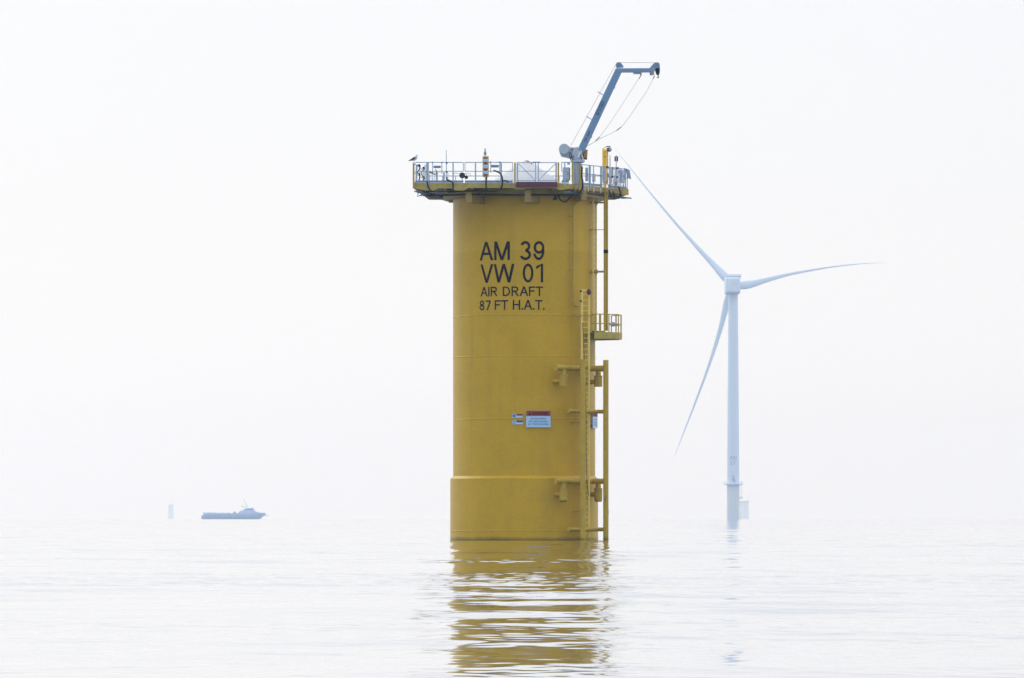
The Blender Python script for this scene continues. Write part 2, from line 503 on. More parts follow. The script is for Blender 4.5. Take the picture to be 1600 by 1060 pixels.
# ------------------------------------------------------------------ sea
EARTH = 1.2e7                         # earth's radius, flattened by refraction over cold water
def make_sea():
    rng = np.random.RandomState(SEA_SEED)
    ang_d = np.linspace(-7.2, 7.2, 520)
    g = 7.2 * np.cumprod(np.full(60, 1.06))
    g = g[g < 178]
    g = np.append(g, [])
    ang = np.concatenate([-g[::-1], ang_d, g])
    th = np.radians(ang)
    r = [1.0]
    while r[-1] < 12000:
        q = r[-1]
        if q < 34: d = 0.5
        elif q < 150: d = 0.075
        elif q < 300: d = 0.075 + (q - 150) * 0.0015
        elif q < 700: d = 0.32 + (q - 300) * 0.003
        elif q < 2600: d = 1.6 + (q - 700) * 0.0006
        else: d = q * 0.01
        r.append(q + d)
    r = np.array(r)
    nr, na = len(r), len(th)
    Rr, T = np.meshgrid(r, th, indexing='ij')
    X = Rr * np.sin(T)
    Y = CAM_Y + Rr * np.cos(T)
    dr = np.gradient(r)[:, None] * np.ones((1, na))
    Z = np.zeros_like(X)
    # slow patches of smoother and rougher water
    patch = np.zeros_like(X)
    for i in range(10):
        lam = rng.uniform(18, 70)
        a = rng.uniform(0, math.pi)
        k = 2 * math.pi / lam
        patch += np.sin(k * (X * math.cos(a) * 0.6 + Y * math.sin(a)) + rng.uniform(0, 6.28))
    patch = np.clip(0.75 + 0.22 * patch, 0.12, 1.7)
    waves = []
    for i in range(9):   waves.append((rng.uniform(7.0, 17.0), rng.normal(0, 0.35), 0.0062, False))
    for i in range(16):  waves.append((rng.uniform(2.2, 6.0), rng.normal(0, 0.55), 0.0040, False))
    for i in range(22):  waves.append((rng.uniform(0.75, 2.0), rng.normal(0, 0.7), 0.0040, True))
    for i in range(26):  waves.append((rng.uniform(0.28, 0.75), rng.normal(0, 0.9), 0.0046, True))
    for lam, a, slope, patchy in waves:
        k = 2 * math.pi / lam
        amp = slope * WAVE / k * 1.41
        fade = np.clip((lam / 1.6 - dr) / (lam / 4.0), 0, 1)
        z = amp * np.sin(k * (X * math.sin(a) + Y * math.cos(a)) + rng.uniform(0, 6.28)) * fade
        Z += z * patch if patchy else z
    far = np.clip((Rr - 2600) / 4000, 0, 1)
    Z *= 1 - far
    Z -= Rr ** 2 / (2 * EARTH)             # the sea curves away below the horizon
    co = np.stack([X, Y, Z], -1).reshape(-1, 3).astype(np.float32)
    idx = np.arange(nr * na).reshape(nr, na)
    q = np.stack([idx[:-1, :-1], idx[:-1, 1:], idx[1:, 1:], idx[1:, :-1]], -1).reshape(-1, 4)[:, ::-1]
    # close the circle behind the camera
    w = np.stack([idx[:-1, -1], idx[:-1, 0], idx[1:, 0], idx[1:, -1]], -1).reshape(-1, 4)[:, ::-1]
    q = np.concatenate([q, w]).astype(np.int32)
    me = bpy.data.meshes.new("sea")
    me.vertices.add(len(co))
    me.vertices.foreach_set("co", co.ravel())
    me.loops.add(q.size)
    me.loops.foreach_set("vertex_index", q.ravel())
    me.polygons.add(len(q))
    me.polygons.foreach_set("loop_start", np.arange(0, q.size, 4, dtype=np.int32))
    me.update(calc_edges=True)
    me.shade_smooth()
    m = bpy.data.materials.new("calm_sea_water")
    m.use_nodes = True
    b = m.node_tree.nodes["Principled BSDF"]
    n, l = m.node_tree.nodes, m.node_tree.links
    b.inputs["Base Color"].default_value = (0.025, 0.05, 0.065, 1)
    b.inputs["Roughness"].default_value = 0.06
    b.inputs["IOR"].default_value = 1.33
    gl_ = n.new("ShaderNodeBsdfGlossy")          # at a grazing look calm water is all mirror
    gl_.inputs["Color"].default_value = (0.985, 0.985, 0.985, 1)
    gl_.inputs["Roughness"].default_value = 0.05
    lw = n.new("ShaderNodeLayerWeight")
    lw.inputs["Blend"].default_value = 0.5
    pw = n.new("ShaderNodeMath")
    pw.operation = 'POWER'
    pw.inputs[1].default_value = 4.0
    l.new(lw.outputs["Facing"], pw.inputs[0])
    mx = n.new("ShaderNodeMixShader")
    l.new(pw.outputs[0], mx.inputs[0])
    l.new(b.outputs[0], mx.inputs[1])
    l.new(gl_.outputs[0], mx.inputs[2])
    l.new(mx.outputs[0], n["Material Output"].inputs["Surface"])
    me.materials.append(m)
    o = bpy.data.objects.new("sea", me)
    COL.objects.link(o)
    o["kind"] = "structure"
    return o
WAVE = 1.08
SEA_SEED = 8
make_sea()

# ------------------------------------------------------------------ haze
hz = MB()
hz.box((0, 0, 104), (28000, 28000, 222))
haze = hz.build("haze", bpy.data.materials.new("sea_haze"), smooth=False)
haze["kind"] = "stuff"
hm = haze.data.materials[0]
hm.use_nodes = True
hm.node_tree.nodes.clear()
h_out = hm.node_tree.nodes.new("ShaderNodeOutputMaterial")
h_vol = hm.node_tree.nodes.new("ShaderNodeVolumePrincipled")
h_vol.inputs["Color"].default_value = (0.58, 0.74, 1.0, 1)
h_vol.inputs["Absorption Color"].default_value = (1, 1, 1, 1)
h_vol.inputs["Density"].default_value = 1.4e-4
h_vol.inputs["Anisotropy"].default_value = 0.85
hm.node_tree.links.new(h_vol.outputs[0], h_out.inputs["Volume"])

# ------------------------------------------------------------------ transition piece (the yellow tower)
def P(x, y, z): return Vector((x + X0, y, z))          # metres from the tower's axis
RS, RC = 4.0, 4.16
Z_COL = CAM_H + (807 - 748.5) * 0.036
Z_TOP = 19.5
tower = thing("transition_piece", (X0, 0, 0), "huge yellow steel tower base numbered AM 39 rising from calm water", "turbine foundation")
prof = [(RS, Z_COL + 0.05)]
for py in (655, 557, 493, 392):
    z = CAM_H + (807 - py) * 0.0356
    hb = 0.004 if py == 392 else 0.014
    prof += [(RS, z - 0.035), (RS + hb, z - 0.012), (RS + hb, z + 0.012), (RS, z + 0.035)]
prof += [(RS, Z_TOP)]
MB().lathe(prof, P(0, 0, 0), 256).build("shaft", 'yellow', tower, sharp=15)
zc = CAM_H + (807 - 830) * 0.0356
MB().lathe([(RC, -1.5), (RC, zc - .03), (RC + .012, zc - .01), (RC + .012, zc + .01), (RC, zc + .03), (RC, Z_COL), (RS + 0.004, Z_COL + 0.15), (RS - 0.3, Z_COL + 0.15)], P(0, 0, 0), 256).build("collar", 'yellow', tower, sharp=15)

def on_shaft(azc, zc_, r):
    def f(u, v):
        a = azc + u / RS
        return P(r * math.sin(a), -r * math.cos(a), zc_ + v)
    return f
def az_of(px, r=RS):
    a = math.asin(max(-1, min(1, (px - 819) * 0.0356 / r)))
    for _ in range(4):
        k = (300 - r * math.cos(a)) / F
        x = (px - 800) * k - X0
        a = math.asin(max(-1, min(1, x / r)))
    return a
for body, x0, x1, y0, y1, bold in (("AM 39", 749.6, 850.6, 377.2, 406.4, 0.140), ("VW 01", 750.9, 848.6, 412.4, 441.5, 0.140),
                                   ("AIR DRAFT", 751, 848.6, 447.8, 462.8, 0.148), ("87 FT H.A.T.", 749.4, 850.8, 469, 484.3, 0.148)):
    a0, a1 = az_of(x0), az_of(x1)
    k = (300 - RS) / F
    z0, z1 = CAM_H + (807 - y1) * k, CAM_H + (807 - y0) * k
    mb = text_mesh(body, (a1 - a0) * RS, z1 - z0, on_shaft((a0 + a1) / 2, (z0 + z1) / 2, RS + 0.008), bold, step=0.12)
    build_flat(mb, "lettering", 'ink', tower)

# brackets carrying the deck
def bracket(xa, ya, xb, yb, w, z0, z1, parent):
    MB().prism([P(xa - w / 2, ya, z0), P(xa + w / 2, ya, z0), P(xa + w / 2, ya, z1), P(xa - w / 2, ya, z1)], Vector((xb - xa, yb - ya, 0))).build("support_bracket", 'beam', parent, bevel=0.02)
bracket(-3.09, -5.0, -2.2, -2.9, 0.34, 18.72, 19.42, tower)
bracket(0.18, -5.0, 1.0, -3.2, 0.36, 18.74, 19.42, tower)
bracket(3.3, -3.9, 2.9, -2.6, 0.30, 18.9, 19.42, tower)
for dx in (0.0, 0.36):
    MB().lathe([(0.10, -0.15), (0.16, -0.11), (0.16, 0.11), (0.10, 0.15)], P(-4.12 + dx, 0.3, 19.28 - 0.1), 8, 'X').build("support_bracket", 'beam', tower)
MB().tube([P(-4.2, 0.3, 19.18), P(-3.7, 0.3, 19.18)], 0.07).build("bracket_pin", 'beam', tower)

# ------------------------------------------------------------------ work platform
ZD = 19.79
A = [(-6.15, -5.5), (1.98, -5.5), (5.80, 0.3), (5.2, 5.4), (-5.4, 5.4)]
plat = thing("work_platform", P(0, 0, ZD), "railed steel work deck with weathered yellow edge on top of the yellow tower", "platform")
MB().prism([P(x * 0.985, y * 0.985, ZD - 0.10) for x, y in A], (0, 0, 0.09)).build("deck", 'grate', plat)
# underside: ring girder and joists
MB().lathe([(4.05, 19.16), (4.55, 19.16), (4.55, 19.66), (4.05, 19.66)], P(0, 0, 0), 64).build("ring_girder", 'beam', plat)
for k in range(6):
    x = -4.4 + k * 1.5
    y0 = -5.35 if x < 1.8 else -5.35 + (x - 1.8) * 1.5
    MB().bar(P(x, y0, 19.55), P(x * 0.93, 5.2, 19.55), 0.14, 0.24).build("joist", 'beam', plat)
# fascia with the deeper beam ends
Yf = -5.5
def fz(py): return CAM_H + (807 - py) * (Yf + 300) / F
def fx(px): return (px - 800) * (Yf + 300) / F
bot = [(646, 294.2), (664, 297.6), (678, 298), (684, 294.6), (706, 294.6), (711.5, 297.8), (725, 298), (732, 294.0), (801, 294.0), (808, 296.3), (816, 296.6), (822, 294.4), (868, 294.4), (873, 296.8), (879, 297.2), (889, 295.0)]
poly = [Vector((fx(a), Yf, fz(b))) for a, b in bot] + [Vector((fx(889), Yf, fz(286.6))), Vector((fx(646), Yf, fz(286.6)))]
MB().prism(poly, (0, 0.12, 0)).build("fascia", 'olive', plat)
E0, E1 = Vector((2.08, -5.44, 0)), Vector((5.80, 0.3, 0))
def edge_r(t): return E0 + (E1 - E0) * t
def t_for(px):
    lo, hi = -0.3, 1.3
    for _ in range(40):
        m = (lo + hi) / 2
        q = edge_r(m)
        if 800 + (q.x + X0) / (q.y + 300) * F < px: lo = m
        else: hi = m
    return lo
def ER(px, z, out=0.0):
    q = edge_r(t_for(px))
    return P(q.x + out * 0.84, q.y - out * 0.55, z)
mb = MB()
mb.bar(ER(880, 19.63), ER(980, 19.63), 0.10, 0.27)
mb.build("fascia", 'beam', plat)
for px in (897, 903, 912, 917, 925.5, 936.5, 943):
    MB().bar(ER(px, 19.42, 0.09), ER(px, 19.70, 0.09), 0.06, 0.05).build("stub", 'canvas' if px in (912, 917, 925.5, 936.5) else 'olive', plat)
MB().bar(ER(970.5, 19.62, 0.07), ER(980, 19.62, 0.07), 0.05, 0.34).build("end_plate", 'yellow_small', plat, label="pale end plate at the right corner")
MB().prism([P(-6.15, -5.38, 19.49), P(-6.05, -5.38, 19.49), P(-6.05, -5.38, 19.77), P(-6.15, -5.38, 19.77)], (0.7, 10.6, 0)).build("fascia", 'olive', plat)
MB().bar(P(-5.4, 5.4, 19.63), P(5.2, 5.4, 19.63), 0.1, 0.27).build("fascia", 'olive', plat)
MB().bar(P(5.2, 5.4, 19.63), P(5.8, 0.4, 19.63), 0.1, 0.27).build("fascia", 'olive', plat)
# small bolts and lugs along the fascia
for px, py in ((683, 290), (702.5, 289), (713, 289), (724, 291.5), (795, 289), (805, 291)):
    c = Vector((fx(px), Yf - 0.02, fz(py)))
    MB().box(c, (0.035, 0.06, 0.09)).build("lug", 'galv_dark', plat)

ZR, ZM = 20.913, 20.42
def rail_section(name, pts, posts, end_posts=(), zb=19.60, r=0.026, post_w=0.07, mat='galv', zr=ZR, kick=True):
    """one guard rail: top rail and mid rail along pts, posts as parts of it"""
    mb = MB()
    P3 = lambda p, z: Vector((p.x, p.y, z))
    mb.tube([P3(p, zr) for p in pts], r, 8)
    mb.tube([P3(p, zr - 0.493) for p in pts], r * 0.9, 8)
    for p in end_posts:
        mb.tube([P3(p, zr), P3(p, zr - 0.493)], r * 0.8, 8)
    g = mb.build("guard_rail", mat, plat)
    for p, w in posts:
        MB().bar(P3(p, zb), P3(p, zr + 0.01), w, w * 0.8, up=(0, 1, 0)).build("post", mat, g)
    if kick:
        MB().bar(P3(pts[0], 19.85), P3(pts[-1], 19.85), 0.012, 0.13).build("toe_board", 'galv_dark', g)
    return g
def FP(px): return Vector((fx(px), Yf - 0.03, 0))
rail_section("r", [FP(649), FP(724)], [(FP(668), 0.145), (FP(708), 0.075)], [FP(724)])
rail_section("r", [FP(726.5), FP(801)], [(FP(743), 0.07), (FP(783), 0.085)], [FP(726.5), FP(801)])
rail_section("r", [FP(877.5), FP(889)], [(FP(882.5), 0.07)], [FP(877.5)])
# double gate with diagonals
gate = thing("gate", Vector((fx(838), Yf, ZD)), "double steel gate with diagonal braces above the maroon panel", "gate")
for a, b, px0, px1 in ((808.5, 837, 810, 836), (841, 869, 868, 842)):
    mb = MB()
    mb.bar(FP(min(a, b)) + Vector((0, 0, 20.90)), FP(max(a, b)) + Vector((0, 0, 20.90)), 0.045)
    mb.bar(FP(min(a, b)) + Vector((0, 0, ZM)), FP(max(a, b)) + Vector((0, 0, ZM)), 0.035)
    mb.bar(FP(min(a, b)) + Vector((0, 0, 19.90)), FP(max(a, b)) + Vector((0, 0, 19.90)), 0.05)
    mb.bar(FP(a) + Vector((0, 0, 19.82)), FP(a) + Vector((0, 0, 20.92)), 0.085 if a == 808.5 else 0.06, 0.06)
    mb.bar(FP(b) + Vector((0, 0, 19.82)), FP(b) + Vector((0, 0, 20.92)), 0.06 if a == 808.5 else 0.085, 0.06)
    mb.bar(FP(px0) + Vector((0, 0.03, 20.84)), FP(px1) + Vector((0, 0.03, 19.95)), 0.045, 0.04)
    mb.build("gate_leaf", 'galv', gate)
mb = MB(); mb.bar(FP(832) + Vector((0, -0.03, 20.92)), FP(844) + Vector((0, -0.03, 20.92)), 0.05); mb.bar(FP(833) + Vector((0, -0.03, 20.92)), FP(833) + Vector((0, -0.03, 20.82)), 0.03)
mb.build("latch", 'galv_dark', gate)
tag(MB().prism([Vector((fx(806.5), Yf - 0.14, fz(284.6))), Vector((fx(870.5), Yf - 0.14, fz(284.6))), Vector((fx(870.5), Yf - 0.14, fz(293))), Vector((fx(806.5), Yf - 0.14, fz(293)))], (0, 0.12, 0))
    .build("loading_sill", 'maroon', None, loc=P(0.7, Yf - 0.1, 19.6), bevel=0.01), "long maroon panel on the deck edge under the gate", "edge panel")
# yellow corner and gate posts
for px, y0, y1, w in ((646.3, 256, 294, 0.10), (804.6, 254, 289, 0.085), (872.4, 254, 289, 0.09)):
    z0, z1 = fz(y1), fz(y0)
    pst = MB().bar(FP(px) + Vector((0, -0.03, z0)), FP(px) + Vector((0, -0.03, z1)), w, 0.08).build("yellow_post", 'yellow_small', plat)
    MB().box(FP(px) + Vector((0.03, -0.08, fz(258))), (0.05, 0.04, 0.07)).build("hinge", 'galv_dark', pst)
for px, y0, y1 in ((893, 255, 285), (905.5, 257, 290)):
    c = ER(px, 0, 0.06)
    k = (c.y + 300) / F
    pst = MB().bar(Vector((c.x, c.y, CAM_H + (807 - y1) * k)), Vector((c.x, c.y, CAM_H + (807 - y0) * k)), 0.085, 0.085).build("yellow_post", 'yellow_small', plat)
    MB().box(Vector((c.x + 0.04, c.y - 0.05, CAM_H + (807 - y0 - 6) * k)), (0.05, 0.04, 0.07)).build("hinge", 'galv_dark', pst)
# right hand rails
rail_section("r", [ER(907, 0), ER(941, 0)], [(ER(909, 0), 0.07), (ER(921.5, 0), 0.12), (ER(927.5, 0), 0.055), (ER(938.5, 0), 0.06)], [ER(907, 0)])
rail_section("r", [ER(950, 0), ER(978, 0)], [(ER(954, 0), 0.05), (ER(961, 0), 0.05), (ER(970, 0), 0.06), (ER(977, 0), 0.07)])
rail_section("r", [ER(951, 0, -0.5), ER(976, 0, -0.5)], [(ER(px, 0, -0.5), w) for px, w in ((952, 0.05), (957.6, 0.05), (964.6, 0.09), (968, 0.045), (973.4, 0.10), (976, 0.06))], kick=False)
for px0, px1, za, zb in ((967.2, 971, 20.45, 20.86), (957.2, 960, 19.95, 20.3)):
    MB().prism([ER(px0, za, 0.03), ER(px1, za, 0.03), ER(px1, zb, 0.03), ER(px0, zb, 0.03)], (0.03, -0.03, 0)).build("infill_panel", 'pale', plat)
# left, back and far right rails
LL = lambda t: P(-6.15 + 0.75 * t, -5.5 + 10.9 * t, 0)
rail_section("r", [LL(0.01), LL(1)], [(LL(t), 0.055) for t in (0.2, 0.4, 0.6, 0.8, 1.0)])
BB = lambda t: P(-5.4 + 10.6 * t, 5.4, 0)
rail_section("r", [BB(0), BB(1)], [(BB(t), 0.045) for t in (0.07, 0.14, 0.3, 0.5, 0.7, 0.86, 1.0)], zr=20.86)
RR = lambda t: P(5.8 - 0.6 * t, 0.3 + 5.1 * t, 0)
rail_section("r", [RR(0), RR(1)], [(RR(t), 0.05) for t in (0.0, 0.3, 0.65)])

# ------------------------------------------------------------------ things on the deck
# white canvas cover over the tower flange
cover = thing("flange_cover", P(0.1, 0, ZD), "low white canvas cone with rust stained tip behind the gate", "cover")
rings = []
prof = [(2.0, 0.0), (1.95, 0.22), (1.78, 0.42), (1.5, 0.62), (1.1, 0.88), (0.68, 1.2), (0.32, 1.46), (0.12, 1.56)]
for j, (r, z) in enumerate(prof):
    rings.append([P(0.1 + (r * (1 + 0.05 * math.cos(8 * t + 0.3 * j))) * math.cos(t), (r * (1 + 0.05 * math.cos(8 * t + 0.3 * j))) * math.sin(t), ZD + 0.02 + z + 0.03 * math.cos(8 * t) * (r / 2)) for t in np.linspace(0, 2 * math.pi, 64, endpoint=False)])
MB().loft(rings).build("canvas", 'canvas', cover)
mb = MB(); mb.tube([P(0.12, -0.15, ZD + 1.50), P(0.2, -0.2, ZD + 1.57), P(0.42, -0.5, ZD + 1.38)], 0.03, 8); mb.tube([P(0.0, -0.2, ZD + 1.50), P(0.12, -0.15, ZD + 1.58), P(0.2, -0.35, ZD + 1.44)], 0.025, 8)
mb.build("rusty_tip", 'rust', cover)
mb = MB(); mb.lathe([(2.2, 0.0), (2.2, 0.018), (2.1, 0.018), (0.02, 0.018)], P(0.1, 0, ZD - 0.005), 64)
mb.build("bounce_disc", 'canvas', cover)  # added white disc that bounces light up into the canvas

# marker lantern: striped housing with a bulb lantern on a white pole
def slab(px0, px1, py0, py1, Y, d): 
    a, b = W(px0, py1, Y), W(px1, py0, Y)
    return (a + b) / 2 + Vector((0, d / 2, 0)), (b.x - a.x, d, b.z - a.z)
ml = thing("marker_light", W(758.7, 286, -5.6), "tall yellow marker box with three pale stripes on the front rail", "marker light")
c, s = slab(754, 763.6, 244.4, 276.4, -5.9, 0.26)
MB().box(c, s).build("housing", paint("marker_yellow_paint", (0.50, 0.30, 0.03), 0.4, 0.1, 4), ml, bevel=0.015)
for y0, y1 in ((248.6, 253.2), (258.2, 263.0), (267.2, 272.0)):
    c, s = slab(754.7, 763.0, y0, y1, -5.925, 0.1)
    MB().box(c, s).build("light_panel", 'sign_white', ml, bevel=0.01)
for y0, y1 in ((246.8, 248.0), (254.2, 256.4), (264.2, 266.6), (272.8, 274.6)):
    c, s = slab(756.2, 761.0, y0, y1, -5.915, 0.06)
    MB().box(c, s).build("vent_slot", 'darkred', ml)
MB().tube([W(758.3, 286, -5.45), W(758.3, 241, -5.45)], 0.03, 10).build("pole", 'white', ml)
pb = W(758, 236, -5.45)
MB().lathe([(0.02, 0.14), (0.035, 0.12), (0.035, -0.02), (0.075, -0.10), (0.085, -0.16), (0.07, -0.18)], pb, 16).build("lantern_head", 'crane', ml)
MB().lathe([(0.072, -0.18), (0.075, -0.21), (0.05, -0.25), (0.02, -0.26)], pb, 16).build("amber_lens", 'amber', ml)

# floodlights between two stanchions each
def floodlight(pxa, pxb, px0, px1, y0, y1, ya, yb, label):
    t = thing("deck_floodlight", W((pxa + pxb) / 2, 286, -5.55), label, "floodlight", "long grey floodlights on the front rail")
    c, s = slab(px0, px1, y0, y1, -5.68, 0.14)
    MB().box(c, s).build("lamp_housing", 'crane', t, bevel=0.02)
    MB().box(c + Vector((0, -0.075, -s[2] * 0.1)), (s[0] * 0.9, 0.012, s[2] * 0.5)).build("lens", 'galv_dark', t)
    for px in (pxa, pxb):
        st = MB().bar(W(px, yb, -5.62), W(px, ya, -5.62), 0.045, 0.045).build("stanchion", 'galv', t)
        MB().box(W(px, ya + 1, -5.65), (0.08, 0.05, 0.07)).build("clamp", 'galv_dark', st)
        MB().bar(W(px, (y0 + y1) / 2, -5.62), W((px0 + px1) / 2, (y0 + y1) / 2, -5.60), 0.03).build("yoke", 'galv_dark', t)
floodlight(676, 690.4, 677.5, 688.6, 259, 262.8, 253, 271.5, "grey floodlight bar between two stanchions left of the whip antenna")
floodlight(766.8, 780.8, 767.6, 779.4, 257.8, 261.8, 252.5, 270, "grey floodlight bar between two stanchions right of the striped marker box")

# whip antenna
an = thing("whip_antenna", W(697.5, 282, -5.65), "thin grey whip antenna clamped to the front rail near the left corner", "antenna")
MB().tube([W(697.4, 282, -5.62), W(697.4, 258, -5.62), W(697.4, 235, -5.62)], [0.026, 0.024, 0.016], 8).build("mast", 'galv', an)
for py in (255, 269, 278):
    MB().box(W(698, py, -5.66), (0.10, 0.08, 0.07)).build("clamp", 'black', an)

# round foghorn in the middle of the deck
fh = thing("foghorn", W(722, 283, -3), "dark round foghorn standing on the deck behind the front rail", "foghorn")
MB().lathe([(0.03, 0.1), (0.06, 0.08), (0.10, 0.0), (0.16, -0.10), (0.165, -0.12), (0.14, -0.11)], W(722.2, 274.6, -3), 20, 'Y').build("horn_mouth", 'black', fh)
MB().lathe([(0.03, 0.08), (0.05, 0.06), (0.08, 0.0), (0.10, -0.06)], W(728.6, 277.5, -2.9), 16, 'Y').build("small_horn", 'black', fh)
MB().tube([W(722.2, 276, -2.92), W(722.2, 285.5, -2.92)], 0.03, 8).build("stand", 'white', fh)
mb = MB(); mb.tube([W(708, 271, -2.8), W(735, 271.6, -2.8), W(735, 276, -2.8)], 0.018, 6); mb.tube([W(728.6, 271.4, -2.8), W(728.6, 277, -2.8)], 0.016, 6); mb.tube([W(708, 271, -2.8), W(708, 285, -2.8)], 0.02, 6)
mb.build("pipe_frame", 'galv', fh)

# cabinets
def cabinet(px0, px1, py0, py1, Y, d, mat, side, label, door=True):
    c, s = slab(px0, px1, py0, py1, Y, d)
    t = thing("equipment_cabinet", c - Vector((0, 0, s[2] / 2)), label, "cabinet")
    MB().box(c, s).build("housing", mat, t, bevel=0.015)
    if door:
        MB().box(c + Vector((-s[0] * 0.02, -d / 2 - 0.012, 0)), (s[0] * 0.84, 0.02, s[2] * 0.86)).build("door", mat, t, bevel=0.006)
        MB().box(c + Vector((s[0] * 0.28, -d / 2 - 0.035, 0)), (0.03, 0.03, 0.12)).build("handle", 'black', t)
    if side:
        MB().box(c + Vector((s[0] / 2 + 0.02, 0, 0)), (0.04, d * 0.7, s[2] * 0.95)).build("side_grille", 'black', t)
    return t
cabinet(879.2, 889.8, 261.6, 282, -4.3, 0.4, 'crane_light', True, "grey equipment cabinet with dark side left of the crane column")
cabinet(952.2, 955.6, 264, 285.5, -1.7, 0.14, 'pale', False, "slim pale cabinet right of the bright yellow post inside the rail", door=False)
cabinet(960.4, 962.6, 263, 285, -1.2, 0.12, 'pale', False, "slim pale cabinet just left of the corner lantern pole", door=False)
cabinet(965.8, 969.2, 264.5, 285.5, -0.9, 0.2, 'pale', False, "slim pale cabinet just right of the corner lantern pole", door=False)
cabinet(971.2, 975.8, 265.5, 286, -0.5, 0.3, 'pale', False, "pale cabinet nearest the right deck corner")
cabinet(956.4, 958.6, 264, 276, -1.5, 0.1, 'galv', False, "short grey box on the right rail left of the corner lantern", door=False)
cabinet(925.2, 930.5, 272, 284, -1.0, 0.3, 'pale', False, "low white box on the deck behind the right rail", door=False)
cabinet(914.5, 919, 262, 283, -2.6, 0.3, 'crane_light', False, "rounded grey box standing just right of the crane column")
vb = thing("valve_block", W(949, 286, -1.9), "black and orange valve gear on the right rail below the yellow post", "valve gear")
for px, py, w, h_, m_ in ((949, 261.5, .14, .1, 'black'), (957.5, 262.6, .07, .09, 'black'), (949.4, 268, .07, .2, 'white'), (950.2, 274, .06, .2, 'black'), (956.4, 276.6, .13, .07, 'black'), (949, 279.5, .12, .09, 'galv'), (948.4, 285, .11, .18, 'amber'), (962.2, 287, .09, .18, 'amber'), (967, 288.5, .05, .09, 'black'), (967, 268.6, .05, .1, 'black'), (973.6, 290, .06, .1, 'black')):
    MB().box(W(px, py, -2.2 + (px - 949) * 0.07), (w, 0.06, h_)).build("fitting", m_, vb)
c, s = slab(941.6, 946.4, 259.6, 286.2, -2.35, 0.16)
tag(MB().box(c, s).build("cover_panel", 'galv', None, loc=c, bevel=0.01), "flat pale steel panel in the right rail under the yellow post", "rail panel")
tp = thing("tilted_panel", ER(978.5, 20.5, 0.1), "tilted grey flat panel hung outside the right deck corner", "panel")
MB().prism([ER(974.5, 20.92, 0.12), ER(979.6, 20.86, 0.12), ER(981.0, 20.36, 0.16), ER(976.4, 20.40, 0.16)], (0.05, -0.05, 0)).build("panel", 'galv_dark', tp)
MB().bar(ER(974.6, 20.96, 0.06), ER(974.6, 20.3, 0.06), 0.05).build("bracket", 'galv_dark', tp)
# left rail clutter: hoses and lamp gear hung on the left rail
lh = thing("hose_reel", W(660, 285, -2), "black hoses and valves hung on white frames inside the left rail", "hose rack")
for px, w in ((650.5, 0.12), (655.5, 0.07), (663.5, 0.10)):
    MB().bar(W(px, 284, -1.5), W(px + 0.8, 258, -1.5), w, 0.05).build("frame", 'white', lh)
MB().tube(smooth_curve([W(652, 258, -2), W(656, 259, -2), W(655.5, 264, -2), W(652.5, 270, -2), W(656, 273, -2), W(654.6, 282, -2)]), 0.03, 8).build("hose", 'black', lh)
MB().tube(smooth_curve([W(660.5, 262, -2), W(663, 264, -2), W(658.6, 269, -2), W(660, 276, -2), W(663.4, 278, -2), W(661, 282, -2)]), 0.026, 8).build("hose", 'black', lh)
for px, py, r in ((655, 258.8, 0.075), (661.8, 262.6, 0.07), (655.6, 273, 0.06), (662, 277, 0.055)):
    MB().ball(W(px, py, -2), r).build("valve", 'black', lh)
bl = thing("black_lamp", W(676, 270, -5.6), "small black lamp with coiled lead clamped low on the left front rail", "lamp")
MB().tube(smooth_curve([W(671, 269.6, -5.68), W(674, 270.2, -5.7), W(678, 272.4, -5.7), W(682, 272, -5.7), W(682.6, 269, -5.7), W(680, 264.8, -5.7)]), 0.022, 8).build("lead", 'black', bl)
MB().tube([W(671, 269.8, -5.68), W(677, 270.8, -5.72)], [0.05, 0.035], 10).build("lamp_body", 'black', bl)
for px in (674, 682.4, 693.5, 699.5):
    pass
wf = thing("white_frame", P(-4.6, -2.0, ZD), "white pipe frames standing on the deck behind the left front rail", "pipe frame")
for px, w in ((675.4, 0.08), (678.6, 0.05), (682.5, 0.11), (693.6, 0.10), (699.8, 0.06)):
    MB().bar(W(px, 285.4, -2.0), W(px, 269.6, -2.0), w, 0.05).build("upright", 'galv' if w > 0.09 else 'white', wf)
MB().bar(W(675, 270.4, -2.0), W(700, 270.4, -2.0), 0.03, 0.03).build("top_bar", 'white', wf)

# navigation lantern and thin aerial at the right corner
nl = thing("navigation_lantern", W(963, 262, -0.6), "black drum lantern on a short white pole at the right deck corner", "lantern")
k = W(963, 254, -0.6)
MB().tube([W(963, 284, -0.6), W(963, 252, -0.6)], 0.035, 10).build("pole", 'white', nl)
MB().lathe([(0.08, -0.13), (0.105, -0.13), (0.105, 0.13), (0.07, 0.13)], W(963, 248.6, -0.6), 20).build("drum", 'black', nl)
MB().lathe([(0.035, 0.13), (0.035, -0.135)], W(963, 248.6, -0.73), 8).build("white_stripe", 'galv', nl)
MB().ball(W(963, 244.3, -0.6), 0.05).build("pink_dome", paint("pale_pink_dome", (0.6, 0.4, 0.45), 0.4), nl)
for py, dx in ((263, 0.12), (277, 0.1)):
    MB().box(W(963.5, py, -0.72), (0.26, 0.08, 0.09)).build("clamp", 'black', nl)
ae = MB().tube([W(953.2, 285, -1.6), W(953.2, 243, -1.6)], [0.035, 0.024], 8).build("stub_aerial", 'galv', None, loc=W(953.2, 285, -1.6))
tag(ae, "thin bare grey aerial right of the bright yellow post", "aerial")

